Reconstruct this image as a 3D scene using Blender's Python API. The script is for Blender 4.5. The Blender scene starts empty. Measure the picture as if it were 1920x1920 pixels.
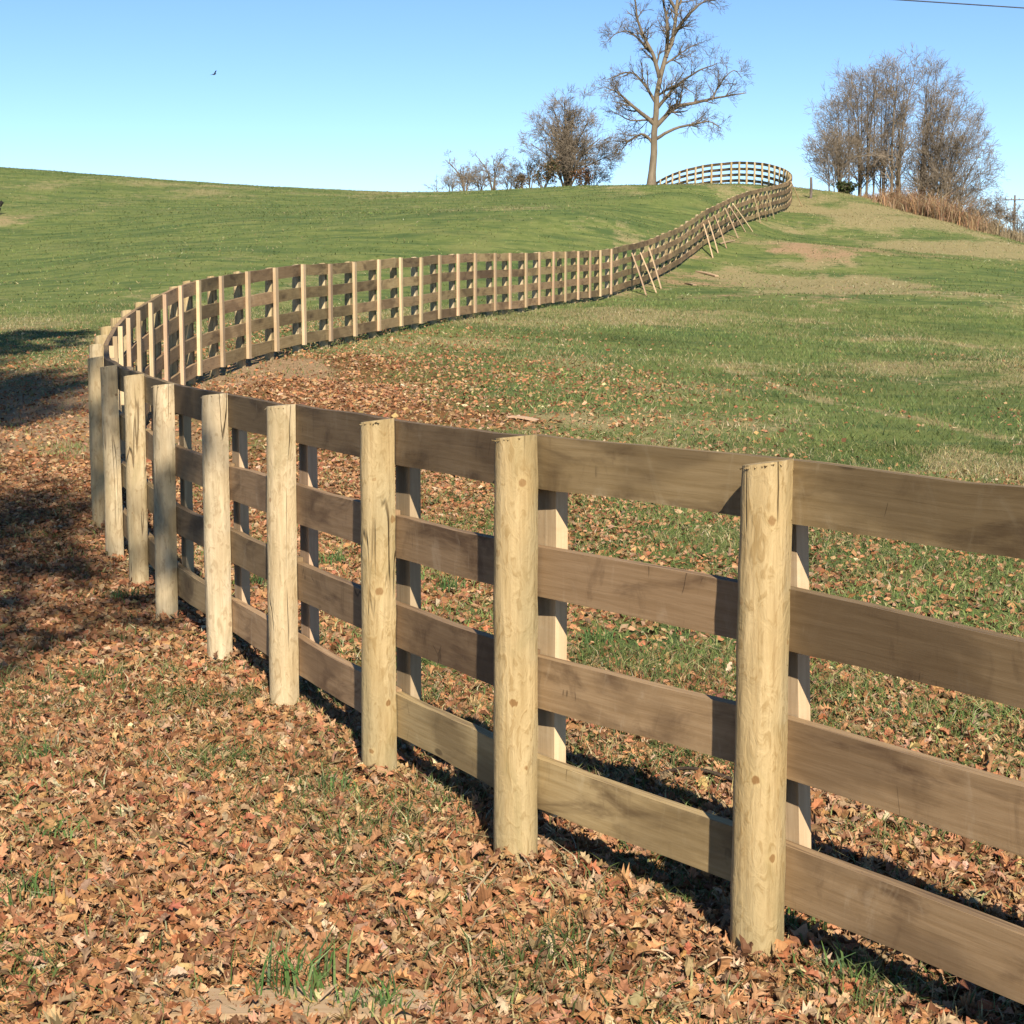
import bpy, math, random
import numpy as np
from mathutils import Vector, Matrix

# ------------------------------------------------------------------ camera, sky, sun, exposure
scene = bpy.context.scene
COL = scene.collection
F, CXY, EYE, PITCH = 3300.0, 960.0, 1.65, math.radians(6.6)
cam_data = bpy.data.cameras.new('camera')
cam_data.sensor_width = 36.0
cam_data.lens = F / 1920.0 * 36.0
cam_data.clip_start = 0.05
cam_data.clip_end = 6000.0
cam = bpy.data.objects.new('camera', cam_data)
COL.objects.link(cam)
cam.location = (0, 0, EYE)
cam.rotation_euler = (math.pi / 2 - PITCH, 0, 0)
scene.camera = cam

SUN_EL, SUN_AZ = math.radians(36.0), math.radians(9.0)   # behind the camera, a little to the right
sun_pos = Vector((math.sin(SUN_AZ) * math.cos(SUN_EL), -math.cos(SUN_AZ) * math.cos(SUN_EL), math.sin(SUN_EL)))
world = bpy.data.worlds.new('World')
scene.world = world
world.use_nodes = True
wn = world.node_tree
wn.nodes.clear()
sky = wn.nodes.new('ShaderNodeTexSky')
sky.sky_type = 'NISHITA'
sky.sun_disc = False
sky.sun_elevation = SUN_EL
sky.sun_rotation = math.pi - SUN_AZ
sky.altitude = 500.0
sky.air_density = 0.62
sky.dust_density = 0.0
sky.ozone_density = 1.0
bgn = wn.nodes.new('ShaderNodeBackground')
bgn.inputs['Strength'].default_value = 0.094
wo = wn.nodes.new('ShaderNodeOutputWorld')
hs_ = wn.nodes.new('ShaderNodeHueSaturation')
hs_.inputs['Saturation'].default_value = 1.16
wn.links.new(sky.outputs[0], hs_.inputs['Color'])
wn.links.new(hs_.outputs[0], bgn.inputs[0])
wn.links.new(bgn.outputs[0], wo.inputs[0])

sl = bpy.data.lights.new('sun', 'SUN')
sl.energy = 5.0
sl.angle = math.radians(0.53)
sl.color = (1.0, 0.915, 0.78)
sun = bpy.data.objects.new('sun', sl)
COL.objects.link(sun)
sun.rotation_euler = (-sun_pos).to_track_quat('-Z', 'Y').to_euler()

scene.view_settings.view_transform = 'Standard'
scene.view_settings.look = 'None'
scene.view_settings.exposure = 0.85
scene.view_settings.gamma = 1.0
scene.view_settings.use_curve_mapping = False
scene.render.engine = 'CYCLES'
scene.cycles.max_bounces = 6
scene.cycles.diffuse_bounces = 1
scene.cycles.glossy_bounces = 2
scene.cycles.transmission_bounces = 2
scene.cycles.transparent_max_bounces = 4
scene.cycles.use_denoising = True

rng = np.random.default_rng(11)
random.seed(5)

# ------------------------------------------------------------------ small maths helpers
CP, SP = math.cos(PITCH), math.sin(PITCH)

def ray(px, py):
    u, v = (px - CXY) / F, (py - CXY) / F
    # camera axes: right (1,0,0), down (0,-SP,-CP), forward (0,CP,-SP)
    return np.array([u, CP - v * SP, -SP - v * CP])

def W(px, py, d):
    """world point seen at a photograph position, d metres away along +Y"""
    r = ray(px, py)
    return np.array([0, 0, EYE]) + r * (d / r[1])

class Lattice:
    def __init__(self, seed):
        self.g = np.random.default_rng(seed).random((256, 256))
    def __call__(self, x, y):
        xi, yi = np.floor(x).astype(int), np.floor(y).astype(int)
        fx, fy = x - xi, y - yi
        fx, fy = fx * fx * (3 - 2 * fx), fy * fy * (3 - 2 * fy)
        g = self.g
        a, b = g[xi & 255, yi & 255], g[(xi + 1) & 255, yi & 255]
        c, d = g[xi & 255, (yi + 1) & 255], g[(xi + 1) & 255, (yi + 1) & 255]
        return (a * (1 - fx) + b * fx) * (1 - fy) + (c * (1 - fx) + d * fx) * fy

LN = [Lattice(s) for s in range(6)]

def fbm(x, y, scale, k=0, octv=4):
    s, amp, tot, f = 0, 1.0, 0, 1.0 / scale
    for o in range(octv):
        s = s + amp * LN[(k + o) % 6](x * f + 17.3 * o + 31 * k, y * f - 9.1 * o + 53 * k)
        tot += amp
        amp *= 0.5
        f *= 2.03
    return s / tot

def smooth(a, b, t):
    t = np.clip((t - a) / (b - a), 0, 1)
    return t * t * (3 - 2 * t)

def nrm(v):
    return v / np.maximum(np.linalg.norm(v, axis=-1, keepdims=True), 1e-9)

# ------------------------------------------------------------------ fence stations (photo x, top y, metres away)
HF = 1.27
near = [(1436, 862, 4.435), (972, 812, 5.26), (710, 790, 6.27), (530, 769, 7.40), (407, 748, 8.43),
        (308, 729, 9.55), (256, 707, 10.70), (211, 685, 11.90), (184, 663, 13.10)]
mid = [(207, 645, 14.2), (214, 629, 15.15), (224, 612, 16.1), (239, 596, 17.05), (258, 580, 17.95), (281, 565, 18.85),
       (308, 551, 19.75), (338, 538, 20.7), (370, 527, 21.65), (414, 517, 22.7), (463, 508, 23.7),
       (516, 501, 24.7), (568, 497, 25.7), (618, 493, 26.8), (664, 490, 27.95), (709, 487, 29.1),
       (751, 485, 30.25), (788, 482, 31.35), (823, 480, 32.4), (858, 478, 33.5), (890, 476.5, 34.6),
       (928, 475.5, 35.9), (956, 475, 36.95), (986, 474.5, 38.1), (1011, 474, 39.2), (1037, 473.5, 40.4),
       (1060, 473, 41.5), (1084, 472, 42.7), (1106, 471, 43.8), (1126, 470, 44.9), (1146, 468, 46.1)]
climb = [(1180, 459, 48.4), (1228, 446, 51.9), (1280, 424, 57), (1333, 392, 63), (1383, 367, 69),
         (1430, 352, 75), (1466, 345, 80.5), (1484, 336, 86), (1485, 325, 91), (1470, 316, 95), (1442, 307.5, 98.3),
         (1408, 303.5, 101), (1375, 303.5, 103.5), (1333, 307, 106), (1300, 313, 108.5), (1267, 323, 111),
         (1237, 338, 114), (1215, 352, 117)]

def station(px, py, d):
    p = W(px, py, d)
    return np.array([p[0], p[1], p[2] - HF])

def catmull(P, per):
    P = np.vstack([2 * P[0] - P[1], P, 2 * P[-1] - P[-2]])
    out = []
    for i in range(1, len(P) - 2):
        t = np.linspace(0, 1, per, endpoint=False)[:, None]
        a, b, c, d = P[i - 1], P[i], P[i + 1], P[i + 2]
        out.append(0.5 * (2 * b + (c - a) * t + (2 * a - 5 * b + 4 * c - d) * t ** 2 + (3 * b - a - 3 * c + d) * t ** 3))
    out.append(P[-2][None])
    return np.vstack(out)

S_near = np.array([station(*s) for s in near])
S_mid = np.array([station(*s) for s in mid])
S_climb = np.array([station(*s) for s in climb])
for arr in (S_near,):
    arr[:, 2] = arr[:, 2] * 0.5            # the near ground is almost level
pre = np.array([[2.62, 1.27, 0.0], [1.96, 2.32, 0.0], [1.30, 3.375, 0.0]])
dense = catmull(np.vstack([S_mid[-1:], S_climb]), 40)
seg = np.r_[0, np.cumsum(np.linalg.norm(np.diff(dense, axis=0), axis=1))]
nst = int(round(seg[-1] / 1.17))
ts = np.linspace(0, seg[-1], nst + 1)[1:]
S_far = np.stack([np.interp(ts, seg, dense[:, i]) for i in range(3)], 1)
ST = np.vstack([pre, S_near, S_mid, S_far])          # every post's foot
N_PRE, N_NEAR, N_MID = len(pre), len(S_near), len(S_mid)
_t = nrm(np.gradient(ST[:, :2], axis=0))
_l = np.stack([-_t[:, 1], _t[:, 0]], 1)
_sh = np.where(np.arange(len(ST)) < N_PRE + N_NEAR, -.062, .035)   # the photo shows the posts near by, the face boards farther on
ST[:, :2] += _l * _sh[:, None]

# ------------------------------------------------------------------ terrain height
ctrl = [(p[0], p[1], p[2] - .035 * (p[1] < 13.5)) for p in ST[::2]]
def gp(px, py, d):
    ctrl.append(tuple(W(px, py, d)))
# level ground round the camera
for x in (-14, -7, 0, 7, 14):
    for y in (-12, -4, 2):
        ctrl.append((x, y, -0.035))
for x, y, z in ((-3.2, 6, 0), (-5, 10, 0.02), (-9, 8, 0), (3, 5, 0), (2.2, 8, .02), (6, 8, 0.05), (1.2, 11, .05), (4.5, 13, .1), (-7, 14, .1)):
    ctrl.append((x, y, z - .035))
# left pasture
for c in ((0, 800, 21), (0, 680, 29), (0, 600, 39), (0, 520, 52), (0, 440, 67), (0, 370, 83), (0, 320, 98),
          (100, 720, 25), (120, 620, 35), (300, 480, 52), (300, 410, 70), (300, 341, 97), (150, 330, 98),
          (450, 351, 97), (600, 361, 96), (740, 366, 95), (850, 365, 95), (1000, 353, 94), (1100, 348, 92),
          (1200, 345, 90), (1300, 345, 87), (1390, 348, 86), (600, 450, 57), (600, 400, 72), (740, 440, 58), (740, 400, 73),
          (950, 440, 58), (950, 390, 74), (1150, 410, 63), (1150, 375, 75), (1330, 370, 73)):
    gp(*c)
# inside of the bend and the slope on the right
for c in ((560, 720, 21.5), (700, 720, 22.5), (800, 660, 26.5), (900, 720, 22.5), (1000, 640, 30), (1100, 720, 23), (1200, 620, 34),
          (1300, 720, 24), (1300, 560, 43), (1500, 830, 18), (1500, 700, 27), (1500, 560, 43), (1500, 460, 64), (1520, 400, 80),
          (1560, 357, 96), (1620, 369, 93), (1700, 395, 88), (1760, 412, 85), (1850, 437, 80), (1920, 457, 76),
          (1700, 480, 62), (1750, 580, 42), (1750, 720, 26), (1920, 820, 19), (1920, 700, 27), (1920, 560, 45),
          (2100, 480, 72), (2300, 560, 60), (2300, 700, 35)):
    gp(*c)
# behind the crests the ground falls away
for c in ((0, 330, 125), (300, 350, 125), (600, 372, 125), (850, 374, 125), (1100, 372, 125), (1560, 400, 125), (1750, 500, 120), (1950, 530, 115), (1620, 378, 103), (1700, 408, 98), (1760, 430, 95), (1850, 460, 90), (1920, 485, 86), (2100, 530, 85),
          (-300, 300, 100), (-300, 320, 125), (-300, 430, 65), (-300, 640, 33)):
    gp(*c)
for c in ((0, 380, 170), (600, 410, 170), (1200, 410, 170), (1750, 480, 170), (2100, 520, 160), (-400, 360, 170)):
    gp(*c)
C = np.array(ctrl)
def tps(r2):
    return 0.5 * r2 * np.log(np.maximum(r2, 1e-12))
SC = 20.0
A2 = C[:, :2] / SC
n = len(C)
K = tps(((A2[:, None] - A2[None]) ** 2).sum(-1)) + 2e-4 * np.eye(n)
Pm = np.c_[np.ones(n), A2]
Mx = np.block([[K, Pm], [Pm.T, np.zeros((3, 3))]])
sol = np.linalg.solve(Mx, np.r_[C[:, 2], 0, 0, 0])
wts, aff = sol[:n], sol[n:]

def T0(x, y):
    x, y = np.atleast_1d(np.asarray(x, float)), np.atleast_1d(np.asarray(y, float))
    q = np.stack([x.ravel(), y.ravel()], 1) / SC
    out = np.empty(len(q))
    for i in range(0, len(q), 20000):
        b = q[i:i + 20000]
        out[i:i + 20000] = tps(((b[:, None] - A2[None]) ** 2).sum(-1)) @ wts + aff[0] + b @ aff[1:]
    out = out.reshape(x.shape)
    far = np.maximum(smooth(150, 260, np.hypot(x, y - 30)), smooth(0, -16, y) * 1.0)
    far = np.maximum(far, smooth(48, 110, np.abs(x)))
    base = -1.0 - 3.0 * smooth(120, 400, y)
    base = np.where(y < 40, 0.0, base)
    return out * (1 - far) + base * far

def T(x, y):
    x, y = np.atleast_1d(np.asarray(x, float)), np.atleast_1d(np.asarray(y, float))
    z = T0(x, y)
    d = np.hypot(x, y)
    z = z + (fbm(x, y, 1.3, 1, 3) - 0.5) * (0.025 + .05 * smooth(10, 20, d)) + (fbm(x, y, 6.0, 2, 3) - 0.5) * 0.22 * smooth(18, 50, d)
    return z

def T1(x, y):
    return float(T(x, y)[0])

def pix2ground(px, py):
    r = ray(px, py)
    ys = np.concatenate([np.linspace(2.5, 30, 500), np.linspace(30, 130, 800)])
    P = np.array([0, 0, EYE])[None] + r[None] * (ys / r[1])[:, None]
    h = T0(P[:, 0], P[:, 1])
    k = np.argmax(P[:, 2] < h)
    return P[k]

# ------------------------------------------------------------------ what covers the ground: leaf litter, bare earth, dry straw
# (x, y in the photograph, leaves, earth, straw)
cover_px = [
    (100, 1880, 1, 0.2, 0.1), (500, 1850, 0.9, 0.1, 0.2), (900, 1850, 1, 0.2, 0.2), (1300, 1850, 0.95, 0.2, 0.3), (300, 1700, 1, 0.1, 0.1), (700, 1650, 0.9, 0.1, 0.2),
    (100, 1500, 0.9, 0.1, 0.1), (400, 1450, 0.95, 0.1, 0.2), (150, 1300, 1, 0.1, 0.1), (500, 1380, 0.9, 0.1, 0.2), (1100, 1750, 1, 0.1, 0.1), (1650, 1850, 0.8, 0.1, 0.4),
    (60, 1150, 1, 0.3, 0.1), (150, 1000, 1, 0.5, 0.1), (60, 900, 0.9, 0.6, 0.1), (120, 800, .3, 1, .1), (150, 850, .4, 1, .1), (60, 790, .4, .9, .1), (60, 720, 0.45, 0.6, 0.2), (150, 690, 0.35, 0.5, 0.4),
    (60, 640, 0.1, 0.2, 0.5), (150, 620, 0.1, 0.15, 0.5), (60, 560, 0, 0, 0.3), (200, 540, 0, 0, 0.3), (400, 470, 0, 0, 0.25), (60, 440, 0, 0, 0.3), (8, 412, 0, 0.5, 0.8), (45, 400, 0, 0, 0.3), (20, 385, 0, 0, 0.3), (10, 432, 0, 0, 0.4), (120, 420, 0, 0, 0.25), (200, 450, 0, 0, 0.15),
    (700, 400, 0, 0, 0.35), (300, 380, 0, 0, 0.4), (1000, 400, 0, 0, 0.3), (1250, 370, 0, 0, 0.15), (1000, 440, 0, 0, 0.15), (600, 440, 0, 0, 0.15),
    (620, 850, 0.9, 0.2, 0.1), (620, 980, 0.9, 0.1, 0.1), (620, 1100, 0.8, 0.1, 0.2), (480, 900, 0.8, 0.2, 0.2), (470, 1050, 0.6, 0.1, 0.1), (370, 950, 0.8, 0.4, 0.1),
    (820, 900, 0.51, 0.1, 0.2), (830, 1000, 0.36, 0.1, 0.2), (850, 1100, 0.27, 0.1, 0.2), (850, 1250, 0.42, 0.1, 0.2), (1150, 960, 0.13, 0, 0.25), (1250, 1010, 0.09, 0, 0.3),
    (1120, 1120, 0.48, 0.1, 0.2), (1200, 1200, 0.33, 0.1, 0.3), (1100, 1330, 0.45, 0.1, 0.2), (1250, 1420, 0.45, 0.1, 0.4), (1600, 1050, 0.15, 0, 0.4), (1750, 1080, 0.12, 0, 0.4),
    (1880, 1130, 0.18, 0, 0.4), (1600, 1180, 0.24, 0.1, 0.4), (1650, 1330, 0.42, 0.1, 0.4), (1850, 1400, 0.45, 0.1, 0.5), (1580, 1500, 0.95, 0.1, 0.2), (1800, 1620, 0.9, 0.1, 0.3),
    (480, 695, 0.12, 1, 0.3), (400, 712, 0.1, 1, 0.4), (540, 690, 0.15, 1, 0.4), (480, 720, 0.4, 0.9, 0.2), (570, 745, 0.9, 0.5, 0.1), (680, 740, 0.95, 0.3, 0.1), (820, 770, 0.9, 0.3, 0.2), (760, 700, 0.7, 0.4, 0.4),
    (700, 650, 0.3, 0.4, 0.7), (900, 650, 0.2, 0.2, 0.8), (900, 720, 0.55, 0.2, 0.5), (950, 790, 0.75, 0.2, 0.5), (1080, 800, 0.3, 0.1, 0.8), (1100, 740, 0.35, 0.1, 0.5),
    (1000, 600, 0, 0.15, 0.8), (1150, 590, 0, 0.3, 0.8), (1060, 660, 0.05, 0, 0.25), (1200, 680, 0.05, 0, 0.3), (1300, 640, 0, 0.1, 0.5), (1240, 560, 0, 0.6, 0.8),
    (1330, 520, 0, 0.6, 0.7), (1400, 470, 0, 0.4, 0.7), (1500, 470, 0, 0.9, 0.6), (1560, 490, 0, 0.6, 0.6), (1550, 600, 0, .25, .5), (1480, 560, 0, 0.3, 0.6), (1600, 540, 0, 0.35, 0.7),
    (1450, 620, 0, 0.1, 0.5), (1400, 690, 0, 0.15, 0.8), (1600, 680, 0, 0, 0.25), (1500, 760, 0.05, 0, 0.15), (1300, 780, 0.1, 0, 0.4), (1200, 800, 0.3, 0.1, 0.5),
    (1750, 650, 0, 0.1, 0.8), (1850, 620, 0, 0, 0.15), (1850, 720, 0, 0, 0.4), (1700, 760, 0, 0, 0.25), (1500, 830, 0.1, 0, 0.3), (1300, 850, 0.3, 0.1, 0.5),
    (1880, 870, 0, 0, 1), (1820, 845, 0, 0, 0.8), (1780, 820, 0, 0, 0.25), (1650, 860, 0.1, 0, 0.3), (1500, 900, 0.09, 0, 0.3), (1400, 540, 0, .3, .6), (1450, 520, 0, .1, .45), (1620, 590, 0, 0, .3), (1820, 540, 0, 0, 0.2),
    (1600, 430, 0, 0, 0.25), (1500, 420, 0, 0.1, 0.8), (1500, 380, 0, 0.3, 1), (1560, 365, 0, 0.2, 1), (1700, 420, 0, 0, 0.45), (1800, 450, 0, 0, 0.6), (1900, 470, 0, 0.1, 0.9),
    (1700, 500, 0, 0, 0.35), (1900, 540, 0, 0, 0.2), (1640, 400, 0, 0, 0.7)]
cpos, cval = [], []
for q in cover_px:
    g = pix2ground(q[0], q[1])
    cpos.append(g[:2])
    cval.append(q[2:])
for x, y, v in ((-12, 8, (1, .2, .1)), (-8, 3, (1, .2, .1)), (0, -3, (1, .2, .1)), (6, -3, (1, .2, .1)), (6, 4, (.8, .1, .3)), (10, 9, (.3, 0, .3)), (-14, 20, (.5, .5, .2)),
                (16, 20, (0, 0, .3)), (30, 50, (0, 0, .4)), (-30, 60, (0, 0, .3)), (-12, -14, (.5, 0, .3)), (12, -14, (.3, 0, .3))):
    cpos.append((x, y))
    cval.append(v)
cpos, cval = np.array(cpos), np.array(cval)

tracks = []
for pl, wd_ in (([(1370, 690), (1470, 730), (1560, 757), (1700, 782), (1800, 802), (1930, 835)], .16), ([(1545, 610), (1582, 560), (1602, 510), (1575, 470), (1540, 448)], .17),
                ([(1475, 640), (1525, 575), (1548, 520), (1520, 478)], .15), ([(1790, 835), (1850, 862), (1930, 895)], .28), ([(1600, 640), (1720, 632), (1830, 650)], .30)):
    g_ = np.array([pix2ground(*q)[:2] for q in pl])
    g_ = np.stack([np.interp(np.linspace(0, len(g_) - 1, 90), np.arange(len(g_)), g_[:, i]) for i in range(2)], 1)
    tracks.append((g_, wd_))

def cover(x, y):
    x, y = np.asarray(x, float), np.asarray(y, float)
    # jitter the lookup so that the edges between patches are ragged
    d = np.hypot(x, y)
    j = 0.10 * np.maximum(d, 3.0)
    xx = x + (fbm(x, y, 0.9, 3, 3) - .5) * np.minimum(j, 2.0) + (fbm(x, y, 5.0, 0, 2) - .5) * np.minimum(j, 3.0)
    yy = y + (fbm(x, y, 0.9, 4, 3) - .5) * np.minimum(j, 2.0) * 1.6 + (fbm(x, y, 5.0, 5, 2) - .5) * np.minimum(j, 3.0)
    q = np.stack([xx.ravel(), yy.ravel()], 1)
    out = np.empty((len(q), 3))
    for i in range(0, len(q), 20000):
        b = q[i:i + 20000]
        d2 = ((b[:, None] - cpos[None]) ** 2).sum(-1) + 0.01
        w = 1.0 / d2 ** 1.6
        out[i:i + 20000] = (w @ cval) / w.sum(1, keepdims=True)
    out = out.reshape(x.shape + (3,))
    lf = 1 - .6 * np.clip(out[..., 0], 0, 1)
    big = (fbm(x, y, 2.6, 1, 4) - .5) * smooth(5, 12, d) + (fbm(x * .7, y * .45, 6.0, 3, 3) - .5) * smooth(12, 30, d)
    right = np.where(x > -2 + .09 * y, 1.0, .55)
    out[..., 2] = np.clip(out[..., 2] - .05 + big * 1.8 * lf * right, 0, 1)
    fx, fy = x.ravel(), y.ravel()
    tr = np.zeros(len(fx))
    near_ = np.where((fy > 14) & (fy < 75) & (fx > 1))[0]
    for g_, wd_ in tracks:
        if len(near_):
            dd = np.sqrt(((np.stack([fx[near_], fy[near_]], 1)[:, None] - g_[None, ::3]) ** 2).sum(-1)).min(1)
            dd = dd + (fbm(fx[near_], fy[near_], .8, 2, 3) - .5) * wd_ * 1.6
            tr[near_] = np.maximum(tr[near_], np.exp(-(dd / (wd_ * 1.3)) ** 2))
    tr = tr.reshape(x.shape)
    out[..., 2] = np.clip(out[..., 2] + .75 * tr, 0, 1)
    out[..., 1] = np.clip(out[..., 1] + .2 * tr, 0, 1)
    out[..., 1] = np.clip(out[..., 1] + (fbm(x, y, 1.9, 5, 3) - .55) * .9 * lf * (right > .9) * smooth(6, 14, d), 0, 1)
    return out

# ------------------------------------------------------------------ object helpers
def tag(o, label=None, cat=None, group=None, kind=None):
    if label: o['label'] = label
    if cat: o['category'] = cat
    if group: o['group'] = group
    if kind: o['kind'] = kind
    return o

def link(o, parent=None):
    COL.objects.link(o)
    if parent is not None:
        o.parent = parent
    return o

def empty(name, loc=(0, 0, 0)):
    o = bpy.data.objects.new(name, None)
    o.empty_display_size = 0.2
    o.location = loc
    return link(o)

def make_mesh(name, V, faces, mat, smooth_shade=False, uv=None, attrs=None):
    """faces: list of int arrays (m,3) / (m,4)"""
    V = np.asarray(V, np.float32)
    me = bpy.data.meshes.new(name)
    faces = [np.asarray(f, np.int32) for f in faces if len(f)]
    loops = np.concatenate([f.ravel() for f in faces])
    sizes = np.concatenate([np.full(len(f), f.shape[1], np.int32) for f in faces])
    starts = np.r_[0, np.cumsum(sizes)[:-1]].astype(np.int32)
    me.vertices.add(len(V))
    me.vertices.foreach_set('co', V.ravel())
    me.loops.add(len(loops))
    me.loops.foreach_set('vertex_index', loops)
    me.polygons.add(len(sizes))
    me.polygons.foreach_set('loop_start', starts)
    if smooth_shade:
        me.polygons.foreach_set('use_smooth', np.ones(len(sizes), bool))
    else:
        me.polygons.foreach_set('use_smooth', np.zeros(len(sizes), bool))
    if uv is not None:
        ul = me.uv_layers.new(name='UVMap')
        ul.data.foreach_set('uv', np.asarray(uv, np.float32)[loops].ravel())
    for k, a in (attrs or {}).items():
        a = np.asarray(a, np.float32)
        if a.ndim == 1:
            at = me.attributes.new(k, 'FLOAT', 'POINT')
            at.data.foreach_set('value', a)
        else:
            if a.shape[1] == 3:
                a = np.c_[a, np.ones(len(a), np.float32)]
            at = me.attributes.new(k, 'FLOAT_COLOR', 'POINT')
            at.data.foreach_set('color', a.ravel())
    me.update(calc_edges=True)
    me.validate()
    if mat:
        me.materials.append(mat)
    return me

def obj(name, me, parent=None):
    return link(bpy.data.objects.new(name, me), parent)

# ------------------------------------------------------------------ material helpers
ALB = 0.75      # level of all surface colours, set with the exposure
class NT:
    def __init__(self, name):
        self.m = bpy.data.materials.new(name)
        self.m.use_nodes = True
        self.t = self.m.node_tree
        self.t.nodes.clear()
        self.out = self.t.nodes.new('ShaderNodeOutputMaterial')
        self.b = self.t.nodes.new('ShaderNodeBsdfPrincipled')
        self.b.inputs['Roughness'].default_value = 0.85
        self.b.inputs['Specular IOR Level'].default_value = 0.25
        self.t.links.new(self.b.outputs[0], self.out.inputs[0])
    def n(self, kind, **kw):
        nd = self.t.nodes.new('ShaderNode' + kind)
        for k, v in kw.items():
            if hasattr(nd, k):
                setattr(nd, k, v)
            else:
                self.put(nd.inputs[k], v)
        return nd
    def put(self, sock, v):
        if isinstance(v, bpy.types.NodeSocket):
            self.t.links.new(v, sock)
        else:
            sock.default_value = v
    def math(self, op, a, b=0.5, c=None):
        nd = self.n('Math', operation=op)
        self.put(nd.inputs[0], a); self.put(nd.inputs[1], b)
        if c is not None: self.put(nd.inputs[2], c)
        return nd.outputs[0]
    def vmath(self, op, a, b):
        nd = self.n('VectorMath', operation=op)
        self.put(nd.inputs[0], a); self.put(nd.inputs[1], b)
        return nd.outputs[0]
    def ramp(self, v, lo, hi):
        nd = self.n('MapRange', interpolation_type='SMOOTHSTEP')
        self.put(nd.inputs[0], v); nd.inputs[1].default_value = lo; nd.inputs[2].default_value = hi
        return nd.outputs[0]
    def mix(self, fac, a, b, mode='MIX'):
        nd = self.n('Mix', data_type='RGBA', blend_type=mode)
        self.put(nd.inputs[0], fac); 
        for s, v in ((nd.inputs[6], a), (nd.inputs[7], b)):
            if isinstance(v, tuple): v = (*v[:3], 1.0)
            self.put(s, v)
        return nd.outputs[2]
    def noise(self, vec, scale, detail=4, rough=0.55, dist=0.0):
        nd = self.n('TexNoise')
        self.put(nd.inputs['Vector'], vec)
        nd.inputs['Scale'].default_value = scale
        nd.inputs['Detail'].default_value = detail
        nd.inputs['Roughness'].default_value = rough
        nd.inputs['Distortion'].default_value = dist
        return nd.outputs[0]
    def bump(self, h, strength, dist):
        nd = self.n('Bump')
        nd.inputs['Strength'].default_value = strength
        nd.inputs['Distance'].default_value = dist
        self.put(nd.inputs['Height'], h)
        self.t.links.new(nd.outputs[0], self.b.inputs['Normal'])
    def attr(self, name, out='Fac'):
        nd = self.n('Attribute', attribute_name=name)
        return nd.outputs[out]
    def level(self, c):
        nd = self.n('HueSaturation')
        self.put(nd.inputs['Color'], c)
        nd.inputs['Value'].default_value = ALB
        return nd.outputs[0]
    def color(self, c):
        self.put(self.b.inputs['Base Color'], self.level(c))
    def objvec(self, scale=(1, 1, 1), shift=20.0):
        tc = self.n('TexCoord')
        oi = self.n('ObjectInfo')
        s = self.math('MULTIPLY', oi.outputs['Random'], shift)
        cb = self.n('CombineXYZ')
        self.put(cb.inputs[0], s); self.put(cb.inputs[1], s); self.put(cb.inputs[2], s)
        v = self.vmath('ADD', tc.outputs['Object'], cb.outputs[0])
        return self.vmath('MULTIPLY', v, scale), oi.outputs['Random']

def mat_ground():
    k = NT('ground_turf')
    geo = k.n('NewGeometry')
    P = geo.outputs['Position']
    leaf, earth, straw = k.attr('leaf'), k.attr('earth'), k.attr('straw')
    n1 = k.noise(P, 0.35, 5, .6)
    n2 = k.noise(P, 2.2, 5, .65)
    n3 = k.noise(P, 14.0, 4, .65)
    n4 = k.noise(P, 70.0, 3, .7)
    stretched = k.vmath('MULTIPLY', P, (0.5, 1.6, 1.0))
    n5 = k.noise(stretched, 0.9, 5, .65, .4)
    g = k.mix(k.ramp(n2, .32, .68), (.150, .192, .050), (.232, .260, .078))
    n6 = k.noise(k.vmath('MULTIPLY', P, (0.16, 0.5, 1.0)), 1.0, 4, .6, .8)
    g = k.mix(k.math('MULTIPLY', k.ramp(n6, .47, .62), .75), g, (.115, .166, .048))
    g = k.mix(k.math('MULTIPLY', k.ramp(n5, .46, .64), .85), g, (.078, .128, .040))
    g = k.mix(k.math('MULTIPLY', k.ramp(n4, .45, .75), .35), g, (.25, .27, .10))
    g = k.mix(k.math('MULTIPLY', k.ramp(n3, .55, .8), .4), g, (.090, .120, .036))
    g = k.mix(k.math('MULTIPLY', k.ramp(n1, .52, .70), .45), g, (.26, .255, .09))
    st = k.mix(k.ramp(n3, .3, .7), (.31, .250, .105), (.45, .365, .185))
    sf = k.ramp(k.math('ADD', straw, k.math('MULTIPLY', k.math('SUBTRACT', k.math('MULTIPLY_ADD', n2, .55, k.math('MULTIPLY', n3, .45)), .5), 1.8)), .46, .86)
    c = k.mix(k.math('MULTIPLY', sf, .9), g, st)
    ea = k.mix(k.ramp(n3, .3, .7), (.35, .220, .115), (.52, .350, .195))
    ea = k.mix(k.ramp(n4, .55, .8), ea, (.22, .125, .065))
    ef = k.ramp(k.math('ADD', earth, k.math('MULTIPLY', k.math('SUBTRACT', k.math('MULTIPLY_ADD', n2, .5, k.math('MULTIPLY', n3, .5)), .5), 1.6)), .40, .75)
    c = k.mix(ef, c, ea)
    le = k.mix(k.ramp(n4, .35, .65), (.14, .062, .026), (.40, .188, .075))
    lf = k.ramp(k.math('ADD', leaf, k.math('MULTIPLY', k.math('SUBTRACT', n3, .5), 1.2)), .35, .8)
    c = k.mix(k.math('MULTIPLY', lf, .9), c, le)
    k.color(c)
    k.b.inputs['Roughness'].default_value = 0.95
    k.b.inputs['Specular IOR Level'].default_value = 0.1
    h = k.math('ADD', k.math('MULTIPLY', n3, .6), k.math('MULTIPLY', n4, .4))
    k.bump(h, .9, .05)
    return k.m

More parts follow.
